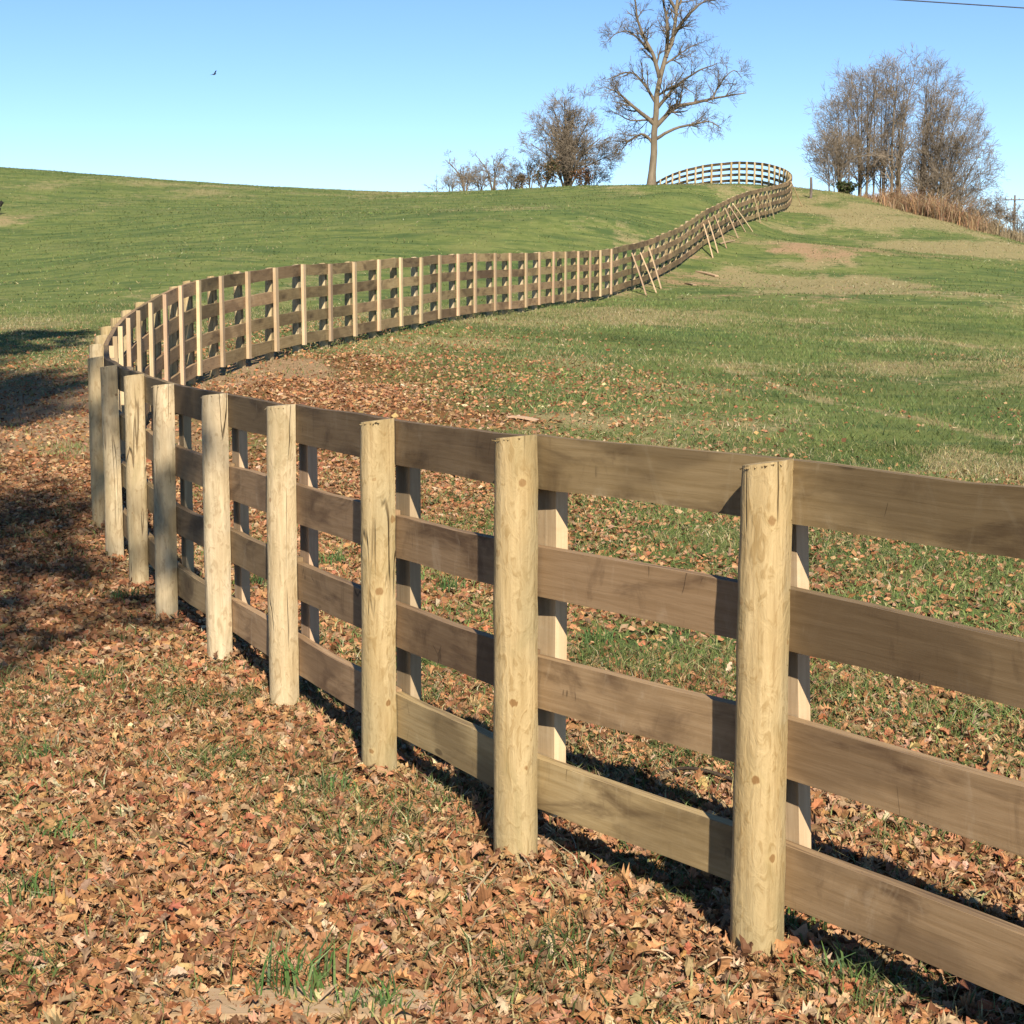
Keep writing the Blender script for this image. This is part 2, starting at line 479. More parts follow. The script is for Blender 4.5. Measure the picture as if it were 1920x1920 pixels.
def mat_post():
    k = NT('peeled_pine_post')
    v, r = k.objvec((1, 1, 1))
    grain = k.noise(k.vmath('MULTIPLY', v, (22, 22, 2.2)), 1.0, 5, .6, .3)
    blot = k.noise(k.vmath('MULTIPLY', v, (7, 7, 3.0)), 1.0, 4, .55, .8)
    mott = k.noise(k.vmath('MULTIPLY', v, (30, 30, 13)), 1.0, 3, .6, 1.6)
    c = k.mix(k.ramp(grain, .28, .72), (.46, .332, .165), (.65, .495, .275))
    fine = k.noise(k.vmath('MULTIPLY', v, (120, 120, 6)), 1.0, 3, .6, .2)
    c = k.mix(k.math('MULTIPLY', k.ramp(fine, .5, .75), .45), c, (.33, .22, .105))
    c = k.mix(k.math('MULTIPLY', k.ramp(mott, .52, .66), .55), c, (.33, .215, .088))
    c = k.mix(k.math('MULTIPLY', k.ramp(blot, .50, .72), .55), c, (.34, .265, .125))
    grey = k.ramp(k.noise(k.vmath('MULTIPLY', v, (3, 3, 1.2)), 1.0, 3, .5), .50, .70)
    c = k.mix(k.math('MULTIPLY', grey, .5), c, (.32, .28, .165))
    tc = k.n('TexCoord')
    sx = k.n('SeparateXYZ'); k.put(sx.inputs[0], tc.outputs['Object'])
    th = k.math('ARCTAN2', k.math('SUBTRACT', sx.outputs[1], .045), sx.outputs[0])
    cv = k.n('CombineXYZ')
    k.put(cv.inputs[0], k.math('MULTIPLY_ADD', th, .30, k.math('MULTIPLY', r, 53.0)))
    k.put(cv.inputs[1], k.math('MULTIPLY_ADD', sx.outputs[2], 4.4, k.math('MULTIPLY', r, 31.0)))
    vo = k.n('TexVoronoi', feature='F1', voronoi_dimensions='2D')
    k.put(vo.inputs['Vector'], cv.outputs[0])
    vo.inputs['Scale'].default_value = 1.0
    vo.inputs['Randomness'].default_value = 1.0
    sep = k.n('SeparateColor')
    k.put(sep.inputs[0], vo.outputs['Color'])
    on = k.math('MULTIPLY', k.math('GREATER_THAN', sep.outputs[0], .3), k.math('MULTIPLY_ADD', sep.outputs[2], .6, .4))
    d = k.math('ADD', vo.outputs['Distance'], k.math('MULTIPLY', k.math('SUBTRACT', mott, .5), .10))
    d = k.math('MULTIPLY', d, k.math('MULTIPLY_ADD', sep.outputs[1], 1.8, .8))
    ring = k.math('MULTIPLY', k.math('SUBTRACT', 1.0, k.ramp(d, .08, .15)), on)
    core = k.math('MULTIPLY', k.math('SUBTRACT', 1.0, k.ramp(d, .045, .075)), on)
    c = k.mix(k.math('MULTIPLY', ring, .4), c, (.60, .45, .23))
    c = k.mix(k.math('MULTIPLY', core, .85), c, (.25, .125, .045))
    # drying checks: thin dark lines down the grain
    ck = k.noise(k.vmath('MULTIPLY', v, (9, 9, .55)), 1.0, 2, .5, .2)
    line = k.math('SUBTRACT', 1.0, k.ramp(k.math('ABSOLUTE', k.math('SUBTRACT', ck, .5)), .0, .010))
    lm = k.ramp(k.noise(k.vmath('MULTIPLY', v, (2, 2, 1.3)), 1.0, 2), .46, .54)
    crack = k.math('MULTIPLY', line, lm)
    c = k.mix(k.math('MULTIPLY', crack, .75), c, (.14, .080, .03))
    hs = k.n('HueSaturation')
    k.put(hs.inputs['Color'], c)
    k.put(hs.inputs['Value'], k.math('MULTIPLY_ADD', r, .22, .88))
    k.put(hs.inputs['Saturation'], k.math('MULTIPLY_ADD', r, -.22, 1.08))
    k.color(hs.outputs[0])
    k.bump(k.math('SUBTRACT', k.math('ADD', grain, k.math('MULTIPLY', mott, .6)), k.math('MULTIPLY', crack, 1.5)), .8, .008)
    k.b.inputs['Roughness'].default_value = 0.75
    return k.m

def mat_board(name, dark, light, stain, pale, amt=.7):
    k = NT(name)
    uv = k.n('UVMap')
    oi = k.n('ObjectInfo')
    r = oi.outputs['Random']
    cb = k.n('CombineXYZ')
    k.put(cb.inputs[0], k.math('MULTIPLY', r, 40.0)); k.put(cb.inputs[1], k.math('MULTIPLY', r, 17.0))
    v = k.vmath('ADD', uv.outputs[0], cb.outputs[0])
    grain = k.noise(k.vmath('MULTIPLY', v, (3.0, 60, 1)), 1.0, 5, .6, .25)
    saw = k.noise(k.vmath('MULTIPLY', v, (70, 2.5, 1)), 1.0, 3, .6, .2)
    blot = k.noise(k.vmath('MULTIPLY', v, (2.2, 6.0, 1)), 1.0, 6, .62, .9)
    drip = k.noise(k.vmath('MULTIPLY', v, (8, 3.0, 1)), 1.0, 5, .65, 1.2)
    c = k.mix(k.ramp(grain, .3, .7), dark, light)
    c = k.mix(k.math('MULTIPLY', k.ramp(blot, .48, .74), amt), c, stain)
    c = k.mix(k.math('MULTIPLY', k.ramp(drip, .56, .74), .45), c, pale)
    c = k.mix(k.math('MULTIPLY', k.ramp(drip, .42, .28), .35), c, stain)
    c = k.mix(k.math('MULTIPLY', k.ramp(saw, .55, .75), .05), c, pale)
    vo = k.n('TexVoronoi', feature='F1')
    k.put(vo.inputs['Vector'], k.vmath('MULTIPLY', v, (2.1, 7.0, 1)))
    vo.inputs['Scale'].default_value = 1.0
    d = k.math('ADD', vo.outputs['Distance'], k.math('MULTIPLY', k.math('SUBTRACT', blot, .5), .12))
    sep = k.n('SeparateColor'); k.put(sep.inputs[0], vo.outputs['Color'])
    kn = k.math('MULTIPLY', k.math('SUBTRACT', 1.0, k.ramp(d, .04, .09)), k.math('GREATER_THAN', sep.outputs[0], .55))
    c = k.mix(k.math('MULTIPLY', kn, .7), c, tuple(x * .45 for x in stain))
    ck = k.noise(k.vmath('MULTIPLY', v, (4.2, 1.6, 1)), 1.0, 2, .5, .5)
    line = k.math('SUBTRACT', 1.0, k.ramp(k.math('ABSOLUTE', k.math('SUBTRACT', ck, .52)), .0, .007))
    lm = k.ramp(k.noise(k.vmath('MULTIPLY', v, (1.7, 7, 1)), 1.0, 2), .60, .66)
    c = k.mix(k.math('MULTIPLY', k.math('MULTIPLY', line, lm), .8 * amt), c, tuple(x * .35 for x in stain))
    sp_ = k.n('TexNoise', noise_dimensions='2D')
    k.put(sp_.inputs['Vector'], k.vmath('MULTIPLY', v, (1.1, 2.4, 1))); sp_.inputs['Scale'].default_value = 1.0; sp_.inputs['Detail'].default_value = 5.0
    c = k.mix(k.math('MULTIPLY', k.ramp(sp_.outputs[0], .50, .62), .5 * amt), c, tuple(x * .8 for x in stain))
    hs = k.n('HueSaturation')
    k.put(hs.inputs['Color'], c)
    k.put(hs.inputs['Value'], k.math('MULTIPLY_ADD', r, .55, .72))
    k.put(hs.inputs['Hue'], k.math('MULTIPLY_ADD', k.math('FRACT', k.math('MULTIPLY', r, 7.3)), .022, .489))
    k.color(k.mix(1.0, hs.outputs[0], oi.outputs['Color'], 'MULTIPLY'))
    k.bump(k.math('ADD', k.math('MULTIPLY', grain, .6), k.math('MULTIPLY', saw, .12)), .5, .004)
    k.b.inputs['Roughness'].default_value = 0.8
    return k.m

def mat_tinted(name, rough=.8, trans=0.0, var=None):
    """colour comes from the per-vertex 'tint' of each leaf or blade"""
    k = NT(name)
    c = k.attr('tint', 'Color')
    if var:
        geo = k.n('NewGeometry')
        c = k.mix(k.math('MULTIPLY', k.ramp(k.noise(geo.outputs['Position'], var, 3), .4, .7), .3), c, (.10, .05, .02))
    k.color(c)
    k.b.inputs['Roughness'].default_value = rough
    k.b.inputs['Specular IOR Level'].default_value = 0.2
    if trans > 0:
        tr = k.n('BsdfTranslucent')
        k.put(tr.inputs[0], k.level(c))
        ms = k.n('MixShader')
        ms.inputs[0].default_value = trans
        k.t.links.new(k.b.outputs[0], ms.inputs[1])
        k.t.links.new(tr.outputs[0], ms.inputs[2])
        k.t.links.new(ms.outputs[0], k.out.inputs[0])
    return k.m

def mat_bark(name, dark, light, scale=6.0):
    k = NT(name)
    v, r = k.objvec((scale, scale, scale * .3))
    a = k.noise(v, 1.0, 5, .65, .4)
    b = k.noise(k.vmath('MULTIPLY', v, (.18, .18, .3)), 1.0, 3, .5)
    c = k.mix(k.ramp(a, .3, .7), dark, light)
    c = k.mix(k.math('MULTIPLY', k.ramp(b, .5, .7), .5), c, tuple(x * 1.25 for x in light))
    k.color(c)
    k.bump(a, .6, .02)
    k.b.inputs['Roughness'].default_value = 0.9
    return k.m

def mat_plain(name, c0, c1, scale=12.0, rough=.8):
    k = NT(name)
    v, r = k.objvec((scale,) * 3)
    k.color(k.mix(k.ramp(k.noise(v, 1.0, 4, .6), .3, .7), c0, c1))
    k.b.inputs['Roughness'].default_value = rough
    return k.m

M_GROUND = mat_ground()
M_POST = mat_post()
M_RAIL = mat_board('weathered_oak_rail', (.290, .194, .092), (.370, .258, .134), (.115, .070, .034), (.47, .365, .225), .95)
M_FACE = mat_board('fresh_pine_face_board', (.54, .375, .215), (.66, .480, .290), (.46, .290, .155), (.70, .55, .36), .4)
M_LEAF = mat_tinted('dry_oak_leaf', .65, .12, 90.0)
M_GRASS = mat_tinted('grass_blade', .6, .2)
M_SEDGE = mat_tinted('dry_sedge', .8, .25)
M_FOLIAGE = mat_tinted('shrub_leaf', .7, .15)
M_BARK = mat_bark('grey_brown_bark', (.115, .085, .055), (.235, .180, .120))
M_BARK_PALE = mat_bark('pale_tan_bark', (.17, .130, .085), (.30, .235, .160), 4.0)
M_TWIG = mat_bark('grey_twig', (.215, .168, .118), (.33, .262, .190))
M_STICK = mat_bark('dark_stick', (.030, .020, .014), (.070, .045, .030), 30.0)
M_OLDPOST = mat_bark('old_grey_post', (.12, .095, .08), (.22, .18, .15), 8.0)
M_WIRE = mat_plain('dull_wire', (.05, .05, .055), (.09, .09, .095), 3.0, .5)
M_FEATHER = mat_plain('dark_feather', (.025, .025, .03), (.06, .055, .055), 20.0)
M_STUMP = mat_bark('charred_wood', (.012, .011, .010), (.035, .030, .024), 12.0)

# ------------------------------------------------------------------ ground sheet
def axis(lo, hi, fine_lo, fine_hi, step, growth, cap):
    a = list(np.arange(fine_lo, fine_hi + 1e-6, step))
    s = step
    while a[-1] < hi:
        s = min(s * growth, cap); a.append(a[-1] + s)
    s = step
    b = [a[0]]
    while b[-1] > lo:
        s = min(s * growth, cap); b.append(b[-1] - s)
    return np.array(b[:0:-1] + a)
gx = axis(-2500, 2500, -4.6, 4.0, .07, 1.035, 250)
gy = axis(-1500, 3500, 2.8, 14.0, .07, 1.022, 250)
GX, GY = np.meshgrid(gx, gy)
GZ = T(GX, GY)
cov = cover(GX, GY)
lump = (fbm(GX, GY, .18, 2, 3) - .5) * .03 * cov[..., 0] * (np.hypot(GX, GY) < 16)
V = np.stack([GX, GY, GZ + lump], -1).reshape(-1, 3)
ny, nx = GX.shape
idx = np.arange(nx * ny).reshape(ny, nx)
quads = np.stack([idx[:-1, :-1], idx[:-1, 1:], idx[1:, 1:], idx[1:, :-1]], -1).reshape(-1, 4)
ground = obj('ground', make_mesh('ground', V, [quads], M_GROUND, True,
             attrs={'leaf': cov[..., 0].ravel(), 'earth': cov[..., 1].ravel(), 'straw': cov[..., 2].ravel()}))
tag(ground, kind='structure')

# ------------------------------------------------------------------ board fence
path = catmull(ST, 8)
_q = np.arange(len(path)) / 8.0
_lin = np.stack([np.interp(_q, np.arange(len(ST)), ST[:, i]) for i in range(3)], 1)
path = .35 * path + .65 * _lin
# keep the feet on the ground
for i in range(len(ST)):
    if i >= N_PRE + N_NEAR: ST[i, 2] = .5 * T1(ST[i, 0], ST[i, 1]) + .5 * ST[i, 2]
path[:, 2] = np.interp(np.arange(len(path)) / 8.0, np.arange(len(ST)), ST[:, 2])
for _ in range(2):
    path[1:-1, 2] = .25 * path[:-2, 2] + .5 * path[1:-1, 2] + .25 * path[2:, 2]
tang = nrm(np.gradient(path[:, :2], axis=0))
leftn = np.stack([-tang[:, 1], tang[:, 0]], 1)

fence = tag(empty('board_fence', tuple(ST[3])), 'long four-rail wooden board fence winding from the foreground up over the hill', 'fence')
FO = np.array(ST[3])
def local(Vv):
    return np.asarray(Vv) - FO[None]

RAIL_TOP = [HF - .004, .934, .602, .275]
RAIL_H = .156
RT = .019      # half thickness of a rail

def rail_mesh(i0, i1, top, seed, hh):
    rg = np.random.default_rng(seed)
    P, L = path[i0:i1 + 1], leftn[i0:i1 + 1]
    m = len(P)
    s = np.r_[0, np.cumsum(np.linalg.norm(np.diff(P[:, :2], axis=0), axis=1))]
    # shorten a hair at both ends so that boards butt with a gap
    e0, e1 = nrm(P[1] - P[0]) * .003, nrm(P[-1] - P[-2]) * .003
    P = P.copy(); P[0] += e0; P[-1] -= e1
    rows = 4
    vs = np.linspace(0, 1, rows)
    warp = np.convolve(rg.normal(0, .004, m + 4), np.ones(5) / 5, 'valid')
    dz0, dz1 = rg.normal(0, .006, 2)
    tilt = dz0 + (dz1 - dz0) * s / s[-1]
    edge_t = np.convolve(rg.normal(0, .004, m + 2), np.ones(3) / 3, 'valid')
    edge_b = np.convolve(rg.normal(0, .004, m + 2), np.ones(3) / 3, 'valid')
    Vv, U = [], []
    for side in (1, -1):
        for v in vs:
            z = P[:, 2] + top + tilt + (edge_t * v + edge_b * (1 - v)) - hh * (1 - v)
            off = side * RT + warp * (v - .5) * .6
            xy = P[:, :2] + L * off[:, None]
            Vv.append(np.c_[xy, z]); U.append(np.c_[s, np.full(m, v * hh + (0 if side > 0 else .5))])
    Vv = np.concatenate(Vv); U = np.concatenate(U)
    ii = lambda sd, r, k: (sd * rows + r) * m + k
    q = []
    k = np.arange(m - 1)
    for r in range(rows - 1):
        q.append(np.stack([ii(0, r, k + 1), ii(0, r, k), ii(0, r + 1, k), ii(0, r + 1, k + 1)], 1))
        q.append(np.stack([ii(1, r, k), ii(1, r, k + 1), ii(1, r + 1, k + 1), ii(1, r + 1, k)], 1))
    R = rows - 1
    q.append(np.stack([ii(0, R, k + 1), ii(0, R, k), ii(1, R, k), ii(1, R, k + 1)], 1))
    q.append(np.stack([ii(0, 0, k), ii(0, 0, k + 1), ii(1, 0, k + 1), ii(1, 0, k)], 1))
    for kk, flip in ((0, 0), (m - 1, 1)):
        for r in range(rows - 1):
            f = [ii(0, r, kk), ii(1, r, kk), ii(1, r + 1, kk), ii(0, r + 1, kk)]
            q.append(np.array([f[::-1] if flip else f]))
    return make_mesh('rail', local(Vv), [np.concatenate(q)], M_RAIL, False, uv=U)

n_st = len(ST)
count = 0
for row in range(4):
    i = 0
    first = 1 if row % 2 else 2
    while i < n_st - 1:
        j = min(i + first, n_st - 1)
        first = 2
        ro = obj('rail', rail_mesh(i * 8, j * 8, RAIL_TOP[row], 1000 * row + i, RAIL_H * (1 + .03 * random.uniform(-1, 1))), fence)
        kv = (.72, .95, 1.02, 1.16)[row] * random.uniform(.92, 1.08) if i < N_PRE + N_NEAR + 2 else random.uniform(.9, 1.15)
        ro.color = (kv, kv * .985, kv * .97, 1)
        count += 1
        i = j

def post_mesh(seed, near_cam=True, r=.066, c0=.045):
    """round post sawn flat on one side: flat at y=0 against the rails, sawn top, foot sunk in the ground"""
    rg = np.random.default_rng(seed)
    na = 21 if near_cam else 11
    nz = 22 if near_cam else 4
    e = math.asin(c0 / r)
    ang = np.linspace(-e, math.pi + e, na)
    z0, z1 = -.2, HF + .004
    zs = np.linspace(0, 1, nz)
    wob = np.convolve(rg.normal(0, .005, nz + 6), np.ones(7) / 7, 'valid')
    wob2 = np.convolve(rg.normal(0, .006, nz + 6), np.ones(7) / 7, 'valid')
    kx, ky = rg.normal(.10, .04), rg.normal(.11, .03)
    flute = np.convolve(rg.normal(0, .035, na + 2), np.ones(3) / 3, 'valid')
    Vv = []
    for k, t in enumerate(zs):
        rr = r * (1.05 - .07 * t) + wob[k]
        bul = 1 + (rg.normal(0, .008, na) + flute + .35 * np.roll(flute, 3) * math.sin(t * 5 + seed)) * near_cam
        x = np.cos(ang) * rr * bul + wob2[k]
        y = c0 + np.sin(ang) * rr * bul
        if near_cam:
            x[0] += abs(rg.normal(0, .003)); x[-1] -= abs(rg.normal(0, .003))
        y = np.maximum(y, 0); y[0] = y[-1] = 0.0
        z = z0 + (z1 - z0) * t - (kx * (x + .05) + ky * y) * t ** 8
        Vv.append(np.stack([x, y, z], 1))
    Vv = np.concatenate(Vv)
    q = []
    a = np.arange(na - 1)
    for k in range(nz - 1):
        q.append(np.stack([k * na + a, k * na + a + 1, (k + 1) * na + a + 1, (k + 1) * na + a], 1))
        q.append(np.array([[k * na + na - 1, k * na, (k + 1) * na, (k + 1) * na + na - 1]]))
    tri = []
    topc = len(Vv)
    b = (nz - 1) * na
    Vv = np.r_[Vv, [Vv[b:b + na].mean(0)]]
    for i in range(na - 1):
        tri.append([b + i, b + i + 1, topc])
    tri.append([b + na - 1, b, topc])
    # torn fibres left along the sawn edge and round the cut top
    if near_cam:
        sp, stf = [], []
        base = len(Vv)
        hw = math.sqrt(r * r - c0 * c0)
        for _ in range(54):
            if rg.random() < .74:
                sx = rg.choice([-1, 1]) * hw * .98
                zc = rg.uniform(.1, HF - .02)
                p = np.array([sx, .005, zc]); dirv = np.array([np.sign(sx) * rg.uniform(.003, .010), rg.uniform(-.002, .006), rg.uniform(-.006, .006)])
                wv = np.array([0, .001, rg.uniform(.003, .010)])
            else:
                a0 = rg.uniform(.1, 3.0)
                px_, py_ = math.cos(a0) * r * .96, c0 + math.sin(a0) * r * .96
                p = np.array([px_, py_, HF - (kx * (px_ + .05) + ky * py_) - .002])
                dirv = np.array([math.cos(a0), math.sin(a0), 0]) * rg.uniform(.004, .011) + np.array([0, 0, rg.uniform(-.007, .003)])
                wv = np.array([-math.sin(a0), math.cos(a0), 0]) * rg.uniform(.002, .006)
            nb = base + len(sp)
            sp += [p - wv, p + wv, p + dirv, p + dirv * .4 + np.array([0, 0, -.004])]
            stf += [[nb, nb + 1, nb + 2], [nb, nb + 3, nb + 1], [nb, nb + 2, nb + 3], [nb + 1, nb + 3, nb + 2]]
        Vv = np.r_[Vv, np.array(sp)]
        tri += stf
    me = make_mesh('post', Vv, [np.concatenate(q), np.array(tri)], M_POST, True)
    me.set_sharp_from_angle(angle=math.radians(38))
    return me

far_posts = [post_mesh(500 + k, False) for k in range(4)]
for v_ in far_posts:
    pass
for i in range(n_st):
    p, l = ST[i], leftn[i * 8]
    me = post_mesh(40 + i) if i < N_PRE + N_NEAR + 2 else far_posts[i % 4]
    o = obj('post', me, fence)
    a = math.atan2(l[1], l[0]) - math.pi / 2
    o.location = tuple(np.array([p[0] + l[0] * (RT + .004), p[1] + l[1] * (RT + .004), path[i * 8, 2]]) - FO)
    lean = .013 if i > N_PRE + N_NEAR else .005
    o.rotation_euler = (random.gauss(0, lean), random.gauss(0, lean), a)

def face_mesh(w, t, hgt, seed):
    rg = np.random.default_rng(seed)
    nz = 8
    Vv, U = [], []
    bow = np.convolve(rg.normal(0, .002, nz + 4), np.ones(5) / 5, 'valid')
    bow -= min(0, bow.min())
    for k, z in enumerate(np.linspace(0, hgt, nz)):
        cut = rg.normal(0, .001)
        for x, y in ((-w / 2, 0), (w / 2, 0), (w / 2, t), (-w / 2, t)):
            Vv.append((x + cut, -y - bow[k] * .2, z)); U.append((z, x + y))
    Vv, U = np.array(Vv), np.array(U)
    q = []
    for k in range(nz - 1):
        for e in range(4):
            a, b = k * 4 + e, k * 4 + (e + 1) % 4
            q.append([b, a, a + 4, b + 4])
    q.append([0, 1, 2, 3]); q.append([(nz - 1) * 4 + e for e in (3, 2, 1, 0)])
    return make_mesh('face_board', Vv, [np.array(q)], M_FACE, False, uv=U)

faces_m = [face_mesh(.090 + .006 * k, .040, 1.16, 70 + k) for k in range(3)]
wide_m = [face_mesh(.128 + .006 * k, .042, 1.16, 75 + k) for k in range(3)]
for i in range(n_st):
    if N_PRE + N_NEAR + N_MID <= i:
        break
    p, l = ST[i], leftn[i * 8]
    o = obj('face_board', wide_m[i % 3] if i < N_PRE + N_NEAR - 1 else faces_m[i % 3], fence)
    a = math.atan2(l[1], l[0]) - math.pi / 2
    zb = path[i * 8, 2] + HF - 1.16 - .018 + random.uniform(-.012, .010) + (.018 if i > N_PRE + N_NEAR else 0)
    o.location = tuple(np.array([p[0] - l[0] * (RT + .005), p[1] - l[1] * (RT + .005), zb]) - FO)
    o.rotation_euler = (0, random.gauss(0, .014), a)

# ------------------------------------------------------------------ loose boards leaning on the fence and lying on the slope
def plank(name, a, b, w, t, seed, mat=M_FACE, up=None):
    """a board from point a to point b, slightly bowed"""
    rg = np.random.default_rng(seed)
    a, b = np.array(a, float), np.array(b, float)
    ax = nrm(b - a); ln = np.linalg.norm(b - a)
    up = np.array([0, -1.0, .4]) if up is None else np.array(up, float)
    n_ = nrm(up - ax * (up @ ax)); sd = np.cross(ax, n_)
    Vv, U = [], []
    nz = 6
    for k, s in enumerate(np.linspace(0, 1, nz)):
        c = ax * ln * s + n_ * (.012 * math.sin(math.pi * s)) + sd * rg.normal(0, .003)
        for x, y in ((-w / 2, 0), (w / 2, 0), (w / 2, t), (-w / 2, t)):
            Vv.append(c + sd * x + n_ * y); U.append((ln * s, x + y))
    q = []
    for k in range(nz - 1):
        for e in range(4):
            i0, i1 = k * 4 + e, k * 4 + (e + 1) % 4
            q.append([i0, i1, i1 + 4, i0 + 4])
    q.append([3, 2, 1, 0]); q.append([(nz - 1) * 4 + e for e in range(4)])
    o = obj(name, make_mesh(name, np.array(Vv), [np.array(q)], mat, False, uv=np.array(U)))
    o.location = tuple(a)
    return o

fence_xy = path[:, :2]
def lean_board(top_px, foot_px, label, seed, tall=1.45):
    # find the place on the fence whose image x is the board's top, then stand the foot out on the slope
    ds = path[:, 1]
    sel = np.where((np.arange(len(path)) > (N_PRE + N_NEAR + N_MID - 3) * 8) & (ds < 90))[0]
    pp = path[sel]
    rel = np.c_[pp[:, 0], pp[:, 1], pp[:, 2] + HF * .85 - EYE]
    u = rel[:, 0] / (rel[:, 1] * CP - rel[:, 2] * SP) * F + CXY
    k = sel[np.argmin(np.abs(u - top_px[0]))]
    l = leftn[k]
    topz = min(max(W(top_px[0], top_px[1], path[k, 1])[2], path[k, 2] + .8), path[k, 2] + HF - .03)
    tp = np.array([path[k, 0] - l[0] * (RT + .02), path[k, 1] - l[1] * (RT + .02), topz])
    # foot: along the slope towards the camera side of the fence
    best, bp = 1e9, None
    for dist in np.linspace(.2, 1.3, 23):
        for sh in np.linspace(-1.6, 1.6, 33):
            q = np.array([path[k, 0], path[k, 1]]) - l * dist + tang[k] * sh
            z = T1(q[0], q[1])
            rel = np.array([q[0], q[1], z - EYE])
            dep = rel[1] * CP - rel[2] * SP
            uu, vv = rel[0] / dep * F + CXY, CXY - (rel[1] * SP + rel[2] * CP) / dep * F
            e = math.hypot(uu - foot_px[0], vv - foot_px[1]) + 6 * abs(dist - .55)
            if e < best:
                best, bp = e, np.array([q[0], q[1], z - .02])
    o = plank('leaning_board', bp, tp + (tp - bp) * .04, .095, .033, seed, up=(-l[0], -l[1], .3))
    tag(o, label, 'board', 'loose boards leaning on the fence')

leaners = [
    ((1183, 480), (1212, 556), 'pale board leaning on the fence, nearest the last upright face board'),
    ((1199, 479), (1231, 550), 'pale leaning board, middle one of the lowest trio on the slope'),
    ((1215, 469), (1239, 542), 'pale leaning board, uphill one of the lowest trio on the slope'),
    ((1317, 429), (1335, 488), 'thin tan leaning board, lowest of the second cluster up the slope'),
    ((1327, 418), (1347, 476), 'tan leaning board, second of the cluster halfway up the slope'),
    ((1339, 408), (1363, 468), 'tan leaning board whose foot meets a short board lying on the ground'),
    ((1358, 392), (1383, 446), 'leaning board just uphill of the short board lying on the ground'),
    ((1366, 389), (1397, 434), 'leaning board whose foot slants towards the steeply tilted one uphill'),
    ((1373, 385), (1412, 432), 'most steeply tilted board leaning on the upper part of the fence'),
    ((1412, 371), (1424, 414), 'first leaning board of the topmost cluster near the crest'),
    ((1420, 367), (1437, 413), 'second leaning board of the topmost cluster near the crest'),
    ((1436, 362), (1451, 410), 'third leaning board of the topmost cluster near the crest'),
    ((1482, 343), (1503, 382), 'board propped on the outside of the fence where it turns at the crest')]
for i, (t_, f_, lb) in enumerate(leaners):
    lean_board(t_, f_, lb, 300 + i)

def lying(name, p0, p1, w, t, label, seed, cat='board', mat=M_FACE, lift=.012):
    a, b = pix2ground(*p0), pix2ground(*p1)
    a[2] = T1(a[0], a[1]) + lift; b[2] = T1(b[0], b[1]) + lift
    return tag(plank(name, a, b, w, t, seed, mat, up=(0, 0, 1)), label, cat)
lying('short_board', (1349, 461), (1376, 453), .10, .03, 'short pale board lying on the grass at the feet of leaning boards', 401)
lying('short_board', (1307, 511), (1344, 520), .14, .035, 'bright board lying alone on the slope right of the lowest leaning trio', 402)
lying('short_board', (1287, 531), (1303, 535), .12, .03, 'small board offcut lying just below the bright board on the slope', 403)
lying('wood_offcut', (955, 787), (1008, 793), .10, .02, 'pale wood offcut lying on leaves beyond the second post', 404, 'wood')

lying('buried_board', (300, 1893), (960, 1908), .16, .03, 'tan weathered board half buried in leaves along the bottom edge', 405, 'board', M_FACE, -.017)
# ------------------------------------------------------------------ bare trees
def tubes(P, R, k):
    """P (B,n,3), R (B,n) -> vertices, quads"""
    B, n_, _ = P.shape
    tg = nrm(np.gradient(P, axis=1))
    ref = np.where(np.abs(tg[..., 2:3]) > .9, np.array([1.0, 0, 0]), np.array([0, 0, 1.0]))
    u = nrm(np.cross(tg, ref)); v = np.cross(tg, u)
    an = np.arange(k) / k * 2 * math.pi
    Vv = P[:, :, None] + R[:, :, None, None] * (u[:, :, None] * np.cos(an)[None, None, :, None] + v[:, :, None] * np.sin(an)[None, None, :, None])
    ix = np.arange(B * n_ * k).reshape(B, n_, k)
    a = ix[:, :-1]; b = np.roll(a, -1, 2); c = np.roll(ix[:, 1:], -1, 2); d = ix[:, 1:]
    return Vv.reshape(-1, 3), np.stack([a, b, c, d], -1).reshape(-1, 4)

def grow(rg, P, R, m, tlo, thi, ang, ln, n_, wig, trop, rratio, droop=0.0):
    """side branches off polylines P (B,n,3)"""
    B, n0, _ = P.shape
    t = rg.uniform(tlo, thi, (B, m)) * (n0 - 1)
    i0 = np.clip(np.floor(t).astype(int), 0, n0 - 2); fr = (t - i0)[..., None]
    bi = np.arange(B)[:, None]
    st = P[bi, i0] * (1 - fr) + P[bi, i0 + 1] * fr
    r0 = R[bi, i0] * (1 - fr[..., 0]) + R[bi, i0 + 1] * fr[..., 0]
    par = nrm(P[bi, i0 + 1] - P[bi, i0])
    rnd = nrm(rg.normal(size=(B, m, 3)))
    perp = nrm(rnd - par * (rnd * par).sum(-1, keepdims=True))
    a = np.radians(rg.normal(ang, ang * .22, (B, m)))[..., None]
    d = nrm(par * np.cos(a) + perp * np.sin(a))
    full = np.linalg.norm(P[:, -1] - P[:, 0], axis=-1)
    L = ln * rg.uniform(.55, 1.2, (B, m)) * (1.15 - .55 * t / (n0 - 1))
    d = d.reshape(-1, 3); st = st.reshape(-1, 3); L = L.ravel(); r0 = r0.ravel()
    pts = [st]; cur = st; dd = d
    for k in range(n_ - 1):
        dd = nrm(dd + rg.normal(0, wig, dd.shape) + np.array([0, 0, trop - droop * k / n_]))
        cur = cur + dd * (L / (n_ - 1))[:, None]
        pts.append(cur)
    Pn = np.stack(pts, 1)
    rb = np.clip(r0 * rratio, .004, None)
    Rn = rb[:, None] * np.linspace(1, .35, n_)[None]
    return Pn, np.maximum(Rn, .0035)

